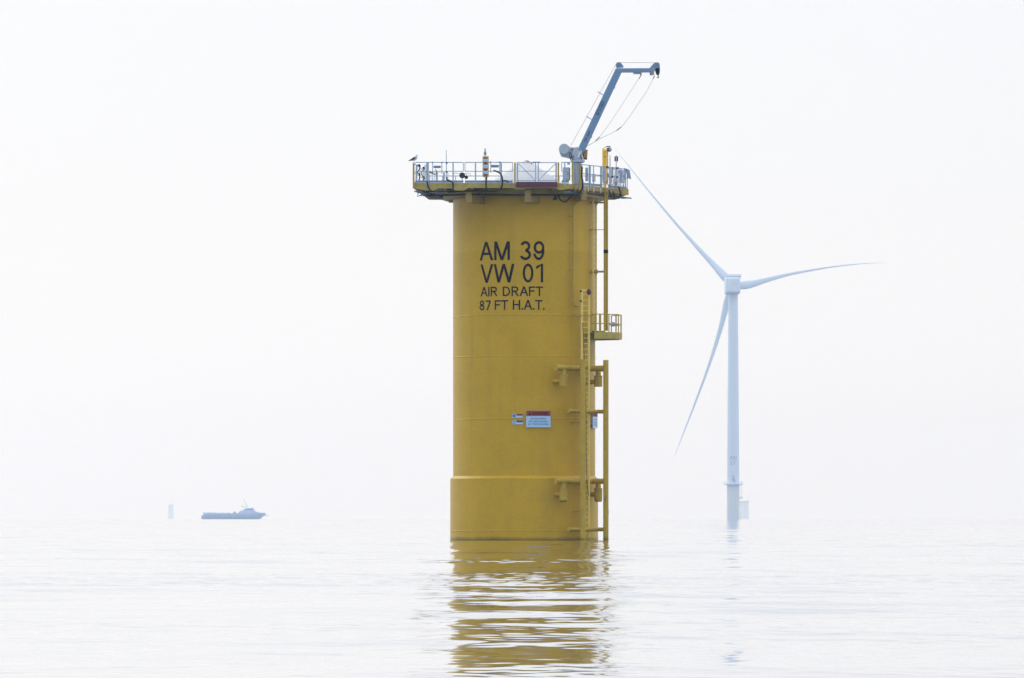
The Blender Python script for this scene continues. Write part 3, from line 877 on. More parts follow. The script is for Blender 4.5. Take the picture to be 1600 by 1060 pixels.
# bright yellow post with lamp
dp = thing("davit_post", P(4.5, -1.7, ZD), "bright yellow twin post with a dark lamp at the right of the deck", "post")
MB().lathe([(0.085, 0.0), (0.085, 1.98), (0.10, 1.98), (0.10, 2.02), (0.085, 2.06), (0.04, 2.12), (0.01, 2.13)], Vector((W(945.2, 0, -1.7).x, -1.7, ZD)), 20).build("post", 'yellow_clean', dp)
a = W(943, 232, -1.6); b = W(943, 285, -1.6)
MB().bar(Vector((W(942.6, 0, -1.6).x, -1.62, b.z)), Vector((W(942.6, 0, -1.6).x, -1.62, a.z)), 0.10, 0.12).build("post", 'yellow_clean', dp)
MB().bar(W(949, 285, -1.55), W(949, 231, -1.55), 0.09, 0.1).build("post", 'yellow_clean', dp)
for py in (245, 231):
    MB().ball(W(945.6, py, -1.80), 0.032).build("bolt", 'black', dp)
MB().bar(W(947, 229.2, -1.65), W(954, 229.2, -1.65), 0.05, 0.05).build("arm", 'darkred', dp)
MB().lathe([(0.06, -0.12), (0.12, -0.10), (0.125, 0.06), (0.07, 0.12)], W(952.2, 234, -1.65), 20, 'Y').build("lamp", 'black', dp)
MB().lathe([(0.09, -0.13), (0.04, -0.16)], W(953.4, 234, -1.65), 14, 'Y').build("lens", 'galv', dp)

# ------------------------------------------------------------------ crane
YC = -3.5
crane = thing("deck_crane", W(901.5, 288, YC), "blue grey deck crane with raised knuckle boom on the right of the platform", "crane")
kC = (YC + 300) / F
def C(px, py, dy=0.0): return W(px, py, YC) + Vector((0, dy, 0))
ped = MB().tube([C(901.5, 287.5), C(901.5, 255)], 0.235, 28).build("pedestal", 'crane_light', crane)
for dx in (-0.16, 0.02, 0.17):
    MB().tube([C(901.5, 285, -0.2) + Vector((dx, 0, 0)), C(901.5, 256, -0.2) + Vector((dx, 0, 0))], 0.03, 8).build("pipe", 'crane_light', ped)
MB().lathe([(0.30, -0.06), (0.30, 0.03), (0.24, 0.03)], C(901.5, 286.5), 28).build("base_flange", 'crane_light', ped)
MB().lathe([(0.26, -0.10), (0.40, -0.04), (0.40, 0.07), (0.30, 0.10)], C(902.5, 252.5), 36).build("slew_ring", 'crane_light', crane)
MB().box(C(888.5, 255.5), (0.16, 0.2, 0.14)).build("slew_motor", 'crane_light', crane)
def flat(pts, d, y0=None):
    y0 = -d / 2 if y0 is None else y0
    return MB().prism([C(a, b, y0) for a, b in pts], (0, d, 0))
flat([(893, 250), (909.5, 250), (909.5, 242), (909, 236), (904, 230), (897, 231), (893.5, 241)], 0.52).build("turret", 'crane_light', crane, bevel=0.03)
flat([(875, 239.5), (889, 230.6), (897, 230.6), (905, 233), (901, 240), (892, 248.5), (888, 247.4), (877, 245)], 0.34).build("winch_arm", 'crane_light', crane, bevel=0.02)
dr = MB().lathe([(0.10, -0.36), (0.285, -0.36), (0.285, 0.10), (0.24, 0.14), (0.24, 0.3), (0.285, 0.32), (0.285, 0.36), (0.10, 0.36)], C(881.3, 233.5), 32, 'Y')
dr.build("winch_drum", 'crane_light', crane)
flat([(886, 226.5), (890.5, 230), (890.5, 236), (887, 236.5)], 0.5, 0.0).build("drum_guard", 'galv_dark', crane)
flat([(878.5, 238), (883.5, 238), (883.5, 243.4), (878.5, 243.4)], 0.62).build("gearbox", 'crane_light', crane, bevel=0.015)
flat([(874.5, 236), (879, 238), (879, 242), (874.8, 241)], 0.4).build("motor", 'crane_light', crane)
flat([(892, 232.8), (896.6, 233.4), (896, 235.4), (892.4, 235.4)], 0.02, -0.2).build("red_plate", 'red', crane)
MB().tube([C(905.3, 234, -0.34), C(905.3, 234, 0.34)], 0.05, 14).build("boom_pin", 'galv_dark', crane)
MB().tube([C(904, 247, -0.3), C(906, 238, -0.3)], [0.05, 0.05], 10).build("lift_cylinder", 'white', crane)
boom = flat([(900.6, 238), (904.8, 228.8), (962.2, 106.9), (971.1, 114), (915.6, 232.4), (910, 243.5), (905, 246)], 0.30).build("boom", 'crane', crane, bevel=0.02)
jib = flat([(962.4, 107.2), (1019.4, 107.0), (1019.4, 113.4), (970.6, 113.6), (967.5, 112)], 0.26).build("jib", 'crane', crane, bevel=0.015)
sheave = flat([(962.4, 105.5), (962.2, 101), (963.5, 98.4), (967, 97.4), (970, 98.6), (974.4, 104.2), (974, 105.8), (965, 106.5)], 0.2).build("sheave_bracket", 'crane', crane)
MB().lathe([(0.03, -0.13), (0.085, -0.13), (0.085, 0.13), (0.03, 0.13)], C(967, 101.3), 20, 'Y').build("sheave", 'galv_dark', sheave)
hd = flat([(1015, 107), (1018.5, 102.5), (1023, 98.2), (1027, 97.8), (1030, 99), (1031, 103), (1031, 113.5), (1025, 113.5), (1019.6, 107.2)], 0.24).build("head", 'crane', crane)
MB().lathe([(0.03, -0.15), (0.075, -0.15), (0.075, 0.15), (0.03, 0.15)], C(1027, 101.5), 18, 'Y').build("sheave", 'galv_dark', hd)
flat([(1019.4, 106.8), (1022.2, 106.8), (1022.2, 117.2), (1019.6, 117.2)], 0.30).build("end_plate", paint("beige_plate_paint", (0.42, 0.36, 0.33), 0.5), crane)
MB().lathe([(0.03, -0.12), (0.10, -0.12), (0.10, 0.12), (0.03, 0.12)], C(1017.6, 115.4), 18, 'Y').build("roller", 'crane', crane)
flat([(989, 113.4), (1002.4, 113.4), (1002.4, 116), (990, 116)], 0.2).build("jib_bracket", 'crane', crane)
flat([(1000, 116), (1003, 116), (1002.4, 118.6), (1000.6, 118.6)], 0.1).build("shackle", 'beam', crane)
hk = flat([(1024.6, 107), (1030.4, 107), (1030.4, 116), (1029, 117.4), (1026, 117.4), (1024.6, 115)], 0.20, -0.2).build("hook_block", 'ink', crane)
MB().tube([C(1028, 117, -0.1), C(1028, 119, -0.1)], 0.035, 8).build("swivel", 'darkred', hk)
MB().tube(smooth_curve([C(1028, 118.6, -0.1), C(1029.3, 120.4, -0.1), C(1028.4, 122.2, -0.1), C(1026.8, 121.6, -0.1), C(1026.8, 120.6, -0.1)]), 0.02, 8).build("hook", 'ink', hk)
mb = MB(); mb.tube([C(891.4, 228.8), C(962.2, 101), C(964, 98.6)], 0.011, 6); mb.tube([C(964, 98.2), C(1025, 98.2)], 0.011, 6)
mb.build("hoist_rope", 'rope', crane)
for a, b in (((934.2, 143.8), (942.8, 148.8)), ((916.0, 181.9), (924.6, 187.2))):
    MB().tube([C(*a), C(*b)], 0.024, 6).build("rope_guide", 'galv_dark', crane)
for pts, tails in (([(1001.6, 117.6), (985, 143.5), (968, 170), (950, 197), (938, 213), (931, 220.4), (922, 226), (916.6, 229)], ((1001, 119), (998.4, 123.6), (937, 214.4), (931, 220.2))),
                   ([(1023, 117.6), (1012, 140), (998, 161), (984, 182), (971, 198.6), (962, 205), (946, 213), (930, 221.5), (919, 228)], ((1022.6, 119), (1020.4, 123.6), (970.6, 198.8), (963, 204.8)))):
    sl = MB().tube(smooth_curve([C(a, b, -0.05) for a, b in pts], 6), 0.010, 6).build("sling", 'rope', crane)
    MB().tube([C(*tails[0], -0.05), C(*tails[1], -0.05)], 0.024, 6).build("ferrule", 'black', sl)
    MB().tube([C(*tails[2], -0.05), C(*tails[3], -0.05)], 0.026, 6).build("ferrule", 'black', sl)
flat([(911.4, 234.2), (918.4, 234), (917.4, 247.6), (911, 246), (909.8, 241)], 0.34, -0.05).build("hydraulic_tank", 'rust_orange', crane, bevel=0.02)
flat([(911.4, 247), (917.4, 248), (917, 249.6), (911.6, 248.6)], 0.32, -0.05).build("tank_base", 'ink', crane)
flat([(956.6, 138), (961, 136.2), (961.6, 137.8), (958, 139)], 0.06).build("lug", 'galv_dark', crane)
flat([(921.8, 213), (925, 213.4), (925, 215.4), (920, 217)], 0.06).build("lug", 'crane', crane)
for i, (x0, x1, sag) in enumerate(((893, 889, 6), (896, 891.5, 5), (907, 912.6, 5))):
    MB().tube(smooth_curve([C(x0, 244, -0.3), C((x0 + x1) / 2, 244 + sag, -0.42), C(x1, 238, -0.34)]), 0.022, 8).build("hydraulic_hose", 'black', crane)
for k in range(10):
    a = math.pi * (1 + (k + 0.5) / 10)
    MB().box(C(902.5, 252.5) + Vector((0.36 * math.cos(a), 0.36 * math.sin(a), 0.085)), (0.04, 0.04, 0.04)).build("bolt", 'galv_dark', crane)
flat([(943.2, 160), (947.6, 150.6), (948.6, 151.2), (944.2, 160.6)], 0.02, -0.165).build("boom_pipe", 'galv_dark', boom)
# lettering along the boom
bd = (C(962.2, 106.9) - C(904.8, 228.8)).normalized()
bn = Vector((0, -1, 0)).cross(bd)          # across the boom
def on_boom(px, py):
    o = C(px, py, -0.156)
    return lambda u, v: o + bd * u - bn * v
build_flat(text_mesh("ELCCES", 0.80, 0.20, on_boom(937.6, 169.6), 0.16), "lettering", 'ink', boom)
build_flat(text_mesh("DK-7000", 0.66, 0.095, on_boom(917.6, 213.2), 0.17), "lettering", 'ink', boom)

# ------------------------------------------------------------------ black cables looping over the deck edge
def cable(pts, r, label, group="black cables along the deck edge", mat='black'):
    o = MB().tube(smooth_curve(pts, 8), r, 8).build("black_cable", mat, None, loc=pts[0])
    return tag(o, label, "cable", group)
q = lambda px, py, Y=-5.72: W(px, py, Y)
cable([q(667.5, 283), q(668, 288), q(670, 294), q(674, 298.6), q(683, 299.6), q(695, 299), q(706, 297.6), q(708, 289), q(706, 284), q(700, 281.8), q(697.6, 280)], 0.042, "black cable looping under the deck edge between the thick post and whip antenna")
cable([q(760.4, 276.4), q(759.6, 286), q(760, 294), q(764, 298.6), q(775, 298.8), q(783, 294), q(785, 284), q(784, 275), q(779, 269.6), q(771, 266.6)], 0.042, "black cable hanging in a loop below the striped marker box")
cable([q(785.4, 282.4), q(792, 282.6), q(793.6, 286)], 0.03, "short black cable end hooked over the deck edge left of the gate")
cable([q(666, 299.6, -5.3), q(700, 299.4, -5.3), q(732, 298.8, -5.3), q(765, 299, -5.3)], 0.03, "upper black cable run slung straight under the left front deck edge")
cable([q(664, 305.4, -4.95), q(700, 305, -4.95), q(745, 304, -4.95), q(800, 304.8, -4.95), q(826, 304.4, -4.95), q(868, 304.6, -4.95), q(905, 305.4, -4.95)], 0.05, "thick black cable run under the deck just above the tower's top")
cable([q(873, 305, -4.8), q(875, 312, -4.8), q(882, 315.6, -4.8), q(888, 312, -4.8), q(893, 306.4, -4.8), q(905, 305.4, -4.8)], 0.045, "black cable hanging in a loop under the deck above the drain pipe")
for i, px in enumerate((866.5, 868.6, 871)):
    cable([q(px, 304, -4.9), q(px - 0.4, 309, -4.9), q(px - 2.4, 313.4, -4.9)], 0.035, "short black cable tails hanging in a bunch under the deck beside the loop")
cable([q(909.5, 261, -5.0), q(909, 275, -5.0), q(910.4, 285, -5.0), q(909.4, 296, -5.0), q(905, 302, -5.0)], 0.05, "black cable running down beside the crane column over the deck edge")
cable([ER(946.6, 19.62, 0.2), ER(949, 19.4, 0.2), ER(952, 19.22, 0.2)], 0.04, "left black cable dropping from the right deck edge below the yellow post")
cable([ER(953, 19.55, 0.2), ER(955, 19.35, 0.2), ER(956, 19.22, 0.2)], 0.04, "short middle black cable dropping from the right deck edge")
cable([ER(961.6, 19.85, 0.2), ER(964, 19.6, 0.2), ER(964.6, 19.36, 0.2), ER(962, 19.22, 0.2), ER(955, 19.22, 0.2)], 0.045, "right black cable curling down from the lantern under the deck edge")

# cable trays under the deck edges
def tray(p, q_, label, w=0.22):
    t = thing("cable_tray", p, label, "cable tray", "cable trays under the deck edges")
    d = (q_ - p).normalized()
    sd_ = d.cross(Vector((0, 0, 1))).normalized()
    for s_ in (-1, 1):
        MB().bar(p + sd_ * s_ * w, q_ + sd_ * s_ * w, 0.04, 0.06).build("side_rail", 'galv_dark' if s_ < 0 else 'black', t)
    n = int((q_ - p).length / 0.9)
    for i in range(n + 1):
        c = p + (q_ - p) * (i / n)
        MB().bar(c - sd_ * w, c + sd_ * w, 0.03, 0.03).build("crossbar", 'galv', t)
        if i % 2 == 1:
            MB().bar(c, c + Vector((0, 0, 0.24)), 0.04, 0.04).build("hanger", 'olive', t)
    return t
tray(W(653.5, 299, -5.2), W(704, 314, 3.8), "grey ladder tray under the left deck edge running back to the tower")
tray(W(886, 300, -5.1), W(981, 310.2, 1.8), "dark tray under the right deck edge running back past the yellow pole")
z = thing("bent_pipe", W(656, 300, -5.0), "thin dark zigzag pipe ends under the left deck corner", "pipe")
MB().tube([W(653, 297, -5), W(653.6, 300, -5), W(652.4, 307.4, -5), W(658, 304.8, -5), W(664, 304, -5)], 0.032, 8).build("pipe", 'galv_dark', z)
MB().tube([W(653.6, 300, -5), W(660, 299, -5), W(659, 304, -5), W(657.6, 306.4, -5), W(668, 306.2, -5), W(676, 308.4, -4)], 0.028, 8).build("pipe", 'galv_dark', z)
MB().tube([W(660, 301, -5), W(668, 303.6, -4.6), W(676, 307.6, -4)], 0.024, 8).build("pipe", 'galv', z)

# ------------------------------------------------------------------ drain pipe on the shaft
def SH(px, py, r):
    a = az_of(px, r)
    y = -r * math.cos(a)
    return W(px, py, y)
dpipe = thing("drain_pipe", SH(894.5, 478, 4.2), "slim yellow service pipe with clamps down the right front of the tower", "pipe")
pp = [SH(905.5, 304, 4.5), SH(905.4, 311, 4.4), SH(903.6, 314.6, 4.35), SH(898, 320, 4.3), SH(895.6, 323, 4.25), SH(895.6, 330, 4.22), SH(895.6, 470, 4.22), SH(896.6, 475.6, 4.22), SH(900, 478, 4.22), SH(908, 478.2, 4.22)]
MB().tube(pp, 0.055, 12).build("pipe", 'yellow_small', dpipe)
for py in (338, 380, 422):
    MB().bar(SH(889, py, 4.02), SH(896, py, 4.24), 0.06, 0.05).build("clamp", 'beam', dpipe)

# ------------------------------------------------------------------ boat landing
PH = rad(45)
N_ = Vector((math.sin(PH), -math.cos(PH), 0))
T_ = Vector((math.cos(PH), math.sin(PH), 0))
def L(r, t, z): return Vector((X0, 0, z)) + N_ * r + T_ * t
def lz(py, r=4.9): return CAM_H + (807 - py) * (300 - r * math.cos(PH)) / F
land = thing("boat_landing", L(5, 0, 0), "yellow boat landing of two tall fender posts and cross tubes in the water", "boat landing")
Z_TOPP = lz(562.3, 5.6)
for t in (-0.92, 0.92):
    MB().tube([L(5.5, t, -1.5), L(5.5, t, Z_TOPP)], 0.150, 28).build("fender_post", 'yellow_small', land)
fp = land.children[1]
M['scuff'] = paint("scuffed_dark_paint", (0.05, 0.06, 0.07), 0.7, 0.4, 9)
MB().prism([L(5.5, 0.92, 0) + Vector((0.153 * math.cos(a), 0.153 * math.sin(a), lz(805.5, 5.6))) for a in (rad(-30), rad(-15), rad(0), rad(15))] + [L(5.5, 0.92, lz(805.5, 5.6)) + Vector((0.12, 0, 0))], (0, 0, 0.36)).build("scuff_mark", 'scuff', fp)
for dx, py, h_ in ((-0.09, 781, 0.17), (-0.03, 778, 0.22), (-0.01, 783, 0.12), (0.03, 777.5, 0.10)):
    MB().box(L(5.5, 0.92, lz(py, 5.6)) + Vector((dx, -math.sqrt(0.150 ** 2 - dx * dx), 0)), (0.022, 0.012, h_)).build("scuff_mark", 'scuff', fp)
for py, r, t, rr, cell in ((575.5, 4.45, 1.99, 0.165, True), (752, 4.45, 1.99, 0.155, True), (643, 4.9, 1.45, 0.11, False), (827.5, 4.9, 1.45, 0.11, False)):
    zt = lz(py, r)
    if r > 4.6:
        zt = lz(py, r)
    MB().tube([L(r, -t, zt), L(r, t, zt)], rr, 24).build("cross_tube", 'yellow_small', land)
    for s_ in (-1, 1):
        MB().tube([L(r, s_ * 0.92, zt), L(5.42, s_ * 0.92, zt)], rr * 0.92, 20).build("arm", 'yellow_small', land)
        if not cell:
            MB().tube([L(3.95, s_ * 0.4, zt), L(r, s_ * 0.6, zt)], rr * 0.7, 16).build("standoff", 'yellow_small', land)
        if cell:
            tc = s_ * 1.39
            zb = zt - (28.5 if py < 600 else 30.5) * 0.0356
            low = py > 600
            sc_ = MB().lathe([(0.15, zb), (0.23, zb), (0.235, zt - 0.43), (0.25, zt - 0.43), (0.25, zt - 0.40), (0.16, zt - 0.38), (0.15, zt - 0.1)], L(r, tc, 0), 28).build("shock_cell", 'yellow_small', land)
            if low:
                MB().lathe([(0.05, zb - 0.06), (0.19, zb - 0.06), (0.19, zb - 0.002), (0.05, zb - 0.002)], L(r, tc, 0), 24).build("rubber_foot", 'black', sc_)
            a_ = math.asin(tc / 4.0)
            MB().tube([L(3.9 * math.cos(a_), tc, zt - 0.74), L(r - 0.2, tc, zt - 0.74)], 0.13, 20).build("stub", 'yellow_small', sc_)

# ladder
lad = thing("access_ladder", L(4.8, 0, 0), "long yellow ladder between the fender posts rising to the rest platform", "ladder")
zl1 = lz(453, 4.8)
for t in (-0.28, 0.28):
    MB().bar(L(4.8, t, -1.2), L(4.8, t, zl1), 0.12, 0.07, up=N_).build("stile", 'ladder', lad)
MB().bar(L(4.8, -0.34, zl1 - 0.03), L(4.8, 0.36, zl1 - 0.03), 0.08, 0.1).build("top_bar", 'ladder', lad)
zz = 0.1
while zz < zl1 - 0.25:
    MB().tube([L(4.8, -0.22, zz), L(4.8, 0.22, zz)], 0.022, 8).build("rung", 'ladder', lad)
    zz += 0.302
for t in (-0.3,):
    for py in (455.6, 471):
        MB().box(L(4.86, t - 0.12, lz(py)), (0.1, 0.1, 0.1)).build("bolt", 'ink', lad)
MB().ball(L(4.92, 0.17, lz(456.5)), (0.13, 0.13, 0.155)).build("fall_arrester", 'darkred', lad)
MB().box(L(4.92, 0.17, lz(452.4)), (0.1, 0.1, 0.05)).build("arrester_hook", 'ink', lad)
for py in (493, 660, 800):
    MB().bar(L(3.95, -0.28, lz(py)), L(4.75, -0.28, lz(py)), 0.07).build("wall_tie", 'beam', lad)
    MB().bar(L(3.95, 0.28, lz(py)), L(4.75, 0.28, lz(py)), 0.07).build("wall_tie", 'beam', lad)
MB().bar(L(4.82, -0.75, lz(493.6)), L(4.82, 0.5, lz(493.6)), 0.05).build("brace", 'beam', lad)
rp = MB().tube(smooth_curve([L(5.0, -0.42, lz(505)), L(5.2, -0.5, lz(560)), L(5.45, -0.62, lz(640)), L(5.64, -0.80, lz(700)), L(5.67, -0.76, lz(750)), L(5.3, -0.25, lz(775))], 10), 0.018, 6).build("hanging_rope", 'dark_rope', None, loc=L(5.2, -0.5, lz(560)))
tag(rp, "thin dark rope hanging slack down the left fender post", "rope")

# upper ladder hugging the shaft from the rest platform to the deck
PU = rad(69)
NU = Vector((math.sin(PU), -math.cos(PU), 0)); TU = Vector((math.cos(PU), math.sin(PU), 0))
def LU(r, t, z): return Vector((X0, 0, z)) + NU * r + TU * t
upl = thing("upper_ladder", LU(4.2, 0, 11.7), "slim yellow ladder edge-on against the tower's right side above the rest platform", "ladder")
for t in (-0.24, 0.24):
    MB().bar(LU(4.22, t, 11.7), LU(4.22, t, 19.45), 0.05, 0.08, up=NU).build("stile", 'ladder', upl)
zz = 11.9
while zz < 19.3:
    MB().tube([LU(4.22, -0.24, zz), LU(4.22, 0.24, zz)], 0.02, 8).build("rung", 'ladder', upl)
    zz += 0.302
for z_ in (12.6, 15.0, 17.4, 19.2):
    MB().bar(LU(3.95, -0.24, z_), LU(4.22, -0.24, z_), 0.06).build("wall_tie", 'beam', upl)
    MB().bar(LU(3.95, 0.24, z_), LU(4.22, 0.24, z_), 0.06).build("wall_tie", 'beam', upl)

# ------------------------------------------------------------------ rest platform
rest = thing("rest_platform", P(4.3, -1.8, 11.3), "small yellow railed rest platform jutting from the right side of the tower", "rest platform")
zf0, zf1 = CAM_H + (807 - 530) * 0.0357, CAM_H + (807 - 519.5) * 0.0357
RP = [(3.5, -2.55), (3.9, -3.05), (4.55, -2.95), (5.25, -2.35), (5.45, -1.5), (4.9, -0.3), (3.85, 0.4)]
fl = [P(x, y, zf1 - 0.06) for x, y in RP]
MB().prism(fl, (0, 0, 0.05)).build("floor", 'grate', rest)
for i in range(1, 6):
    a, b = RP[i], RP[(i + 1)]
    if i == 3:
        MB().bar(P(*a, (zf0 + zf1) / 2), P(*b, (zf0 + zf1) / 2), 0.06, zf1 - zf0).build("fascia", 'yellow_small', rest)
    elif i == 4:
        MB().bar(P(*a, zf1 - 0.08), P(*b, zf1 - 0.08), 0.06, 0.16).build("fascia", 'yellow_small', rest)
        MB().bar(P(*a, zf0 + 0.03), P(*b, zf0 + 0.03), 0.06, 0.06).build("fascia", 'yellow_small', rest)
    else:
        MB().bar(P(*a, (zf0 + zf1) / 2), P(*b, (zf0 + zf1) / 2), 0.06, zf1 - zf0).build("fascia", 'olive', rest)
MB().bar(P(3.3, -2.3, zf0 + 0.02), P(5.3, -1.4, zf0 + 0.02), 0.14, 0.10).build("beam", 'beam', rest)
MB().bar(P(3.4, -1.6, zf0 + 0.02), P(5.2, -2.0, zf0 + 0.02), 0.14, 0.10).build("beam", 'beam', rest)
zr1 = CAM_H + (807 - 491.5) * 0.0357
rail_pts = [P(3.75, -2.9, 0), P(3.9, -3.0, 0), P(4.5, -2.9, 0), P(5.2, -2.32, 0), P(5.4, -1.5, 0), P(4.9, -0.35, 0)]
mb = MB()
for z_ in (zr1, zr1 - 0.52):
    mb.tube([Vector((p.x, p.y, z_)) for p in rail_pts], 0.026, 8)
gr = mb.build("guard_rail", 'yellow_small', rest)
for x, y, w in ((3.74, -2.95, 0.055), (3.95, -2.98, 0.13), (4.22, -2.96, 0.13), (4.46, -2.9, 0.09), (4.72, -2.74, 0.06), (5.12, -2.38, 0.075), (5.26, -2.05, 0.06), (5.42, -1.5, 0.075), (4.9, -0.4, 0.06)):
    MB().bar(P(x, y, zf1 - 0.02), P(x, y, zr1 + 0.02), w, 0.06, up=(0, 1, 0)).build("post", 'yellow_small', gr)
lb = thing("rolled_cover", P(5.0, -1.9, 12.0), "pale grey rolled bundle tied inside the rest platform rail", "bundle")
MB().tube([P(4.78, -2.35, 12.1), P(4.95, -2.25, 12.08), P(5.3, -1.9, 12.08)], [0.07, 0.10, 0.07], 12).build("roll", 'white', lb)
MB().tube([P(4.95, -2.24, 11.97), P(4.95, -2.24, 12.2)], 0.102, 12).build("strap", 'galv_dark', lb)
tag(MB().box(P(4.15, -1.9, zf1 + 0.04), (0.75, 0.5, 0.09)).build("rubber_mat", 'ink', None, loc=P(4.15, -1.9, zf1), bevel=0.02), "dark rubber mat lying on the rest platform floor", "mat")

# ------------------------------------------------------------------ riser pipes beside the shaft
ris = thing("riser_pipe", P(4.55, -1.5, 11.7), "pair of tall yellow pipes from the deck down to the rest platform", "riser pipe")
xa, xb = W(945.3, 0, -1.5).x, W(948.6, 0, -1.4).x
zt_, zb_ = 19.6, CAM_H + (807 - 517) * 0.0358
MB().tube([Vector((xa, -1.5, zb_)), Vector((xa, -1.5, zt_))], 0.075, 16).build("pipe", 'yellow_small', ris)
MB().tube([Vector((xb, -1.45, zb_)), Vector((xb, -1.45, zt_))], 0.055, 16).build("pipe", 'yellow_small', ris)
zbk = CAM_H + (807 - 393) * 0.0358
MB().tube([Vector((xa, -1.5, zbk - 0.1)), Vector((xa, -1.5, zbk + 0.1))], 0.081, 16).build("black_band", 'ink', ris)
MB().tube([Vector((xb, -1.45, zbk - 0.1)), Vector((xb, -1.45, zbk + 0.1))], 0.061, 16).build("black_band", 'ink', ris)
for py, r in ((316.5, 0.05), (359, 0.02), (424.5, 0.055)):
    z_ = CAM_H + (807 - py) * 0.0358
    st = MB().tube([P(3.6, -1.35, z_), P(4.5, -1.5, z_)], r, 12).build("standoff", 'beam', ris)
    if r > 0.03:
        MB().tube([P(3.7, -1.37, z_), P(4.02, -1.42, z_)], r * 1.5, 12).build("collar", 'beam', st)
        for dx in (0.0, 0.09):
            MB().bar(P(4.0 + dx, -1.43, z_ - 0.13), P(4.0 + dx, -1.43, z_ + 0.13), 0.04, 0.12, up=(0, 1, 0)).build("flange", 'beam', st)

# ------------------------------------------------------------------ signs
def sign_frame(az, z, r):
    c = P(r * math.sin(az), -r * math.cos(az), z)
    t = Vector((math.cos(az), math.sin(az), 0))
    n = Vector((math.sin(az), -math.cos(az), 0))
    return c, t, n
def plate(parent, name, mat, fr, u0, u1, v0, v1, o0, o1):
    c, t, n = fr
    Z = Vector((0, 0, 1))
    poly = [c + t * u + Z * v + n * o0 for u, v in ((u0, v0), (u1, v0), (u1, v1), (u0, v1))]
    return MB().prism(poly, n * (o1 - o0)).build(name, mat, parent)
def put(fr, uc, vc, o):
    c, t, n = fr
    return lambda u, v: c + t * (u + uc) + Vector((0, 0, 1)) * (v + vc) + n * o
def warning_sign(px0, px1, label, az=None):
    az = az if az is not None else (az_of(px0) + az_of(px1)) / 2
    z = CAM_H + (807 - 655) * 0.03553
    fr = sign_frame(az, z, 4.075)
    t = thing("warning_sign", fr[0], label, "sign", "white warning signs with a red band on the tower")
    w, h = 0.69, 0.46
    plate(t, "panel", 'sign_white', fr, -w, w, -h, h, -0.012, 0.0)
    plate(t, "red_band", 'sign_red', fr, -w + 0.004, w - 0.004, h - 0.295, h - 0.004, 0.0, 0.005)
    build_flat(text_mesh("WARNING", 0.92, 0.155, put(fr, 0.10, h - 0.155, 0.009), 0.185), "lettering", 'ink', t)
    tri = MB().add([put(fr, -0.50, h - 0.155, 0.009)(u, v) for u, v in ((-0.085, -0.08), (0.085, -0.08), (0, 0.085))], [(0, 1, 2)])
    build_flat(tri, "warning_symbol", 'ink', t)
    for s_, ww, vv in (("NO MOORING", 0.88, 0.02), ("NO ANCHORING", 1.06, -0.135), ("NO TRESPASSING", 1.18, -0.29)):
        build_flat(text_mesh(s_, ww, 0.088, put(fr, 0, vv, 0.005), 0.15), "lettering", 'sign_ink', t)
    for u in (-0.6, 0.6):
        plate(t, "standoff", 'galv', fr, u - 0.02, u + 0.02, -h * 0.6, h * 0.6, -0.14, -0.012)
    return t
M['sign_ink'] = paint("dark_teal_sign_lettering", (0.012, 0.06, 0.11), 0.5, 0.05, 5)
warning_sign(821, 859.8, "white and red WARNING sign facing front on the middle of the tower")
warning_sign(0, 0, "white and red WARNING sign edge-on at the tower's right edge behind the ladder", az=rad(78))
def notice(py, sym, label):
    a = (az_of(800.4) + az_of(817)) / 2
    fr = sign_frame(a, CAM_H + (807 - py) * 0.03553, 4.03)
    t = thing("notice_sign", fr[0], label, "sign", "two small notice signs left of the warning sign")
    w, h = 0.295, 0.108
    plate(t, "panel", 'sign_white', fr, -w, w, -h, h, -0.03, 0.0)
    plate(t, "red_band", 'sign_red' if sym == 'sign_blue' else 'darkred2', fr, -0.065, w - 0.004, 0.004, h - 0.004, 0.0, 0.004)
    pts = [(-0.185 + 0.088 * math.cos(k * math.pi / 16), 0.088 * math.sin(k * math.pi / 16)) for k in range(32)]
    disc = MB().add([put(fr, 0, 0, 0.004)(u, v) for u, v in pts], [tuple(range(32))])
    build_flat(disc, "symbol", sym, t)
    if sym == 'sign_blue':
        build_flat(text_mesh("!", 0.024, 0.11, put(fr, -0.185, 0, 0.008), 0.2), "exclamation_mark", 'sign_white', t)
    else:
        pts = [(-0.185 + 0.05 * math.cos(k * math.pi / 12), -0.004 + 0.045 * math.sin(k * math.pi / 12)) for k in range(24)]
        build_flat(MB().add([put(fr, 0, 0, 0.008)(u, v) for u, v in pts], [tuple(range(24))]), "symbol_centre", 'sign_white', t)
    build_flat(text_mesh("WARNING", 0.27, 0.055, put(fr, 0.115, 0.055, 0.008), 0.2), "lettering", 'ink', t)
    return t
M['darkred2'] = paint("dark_red_sign_band", (0.20, 0.02, 0.03), 0.4, 0.08, 5)
notice(650, 'sign_blue', "upper small notice sign with dark blue round symbol left of the warning sign")
notice(660.3, 'sign_cyan', "lower small notice sign with light blue ring symbol left of the warning sign")

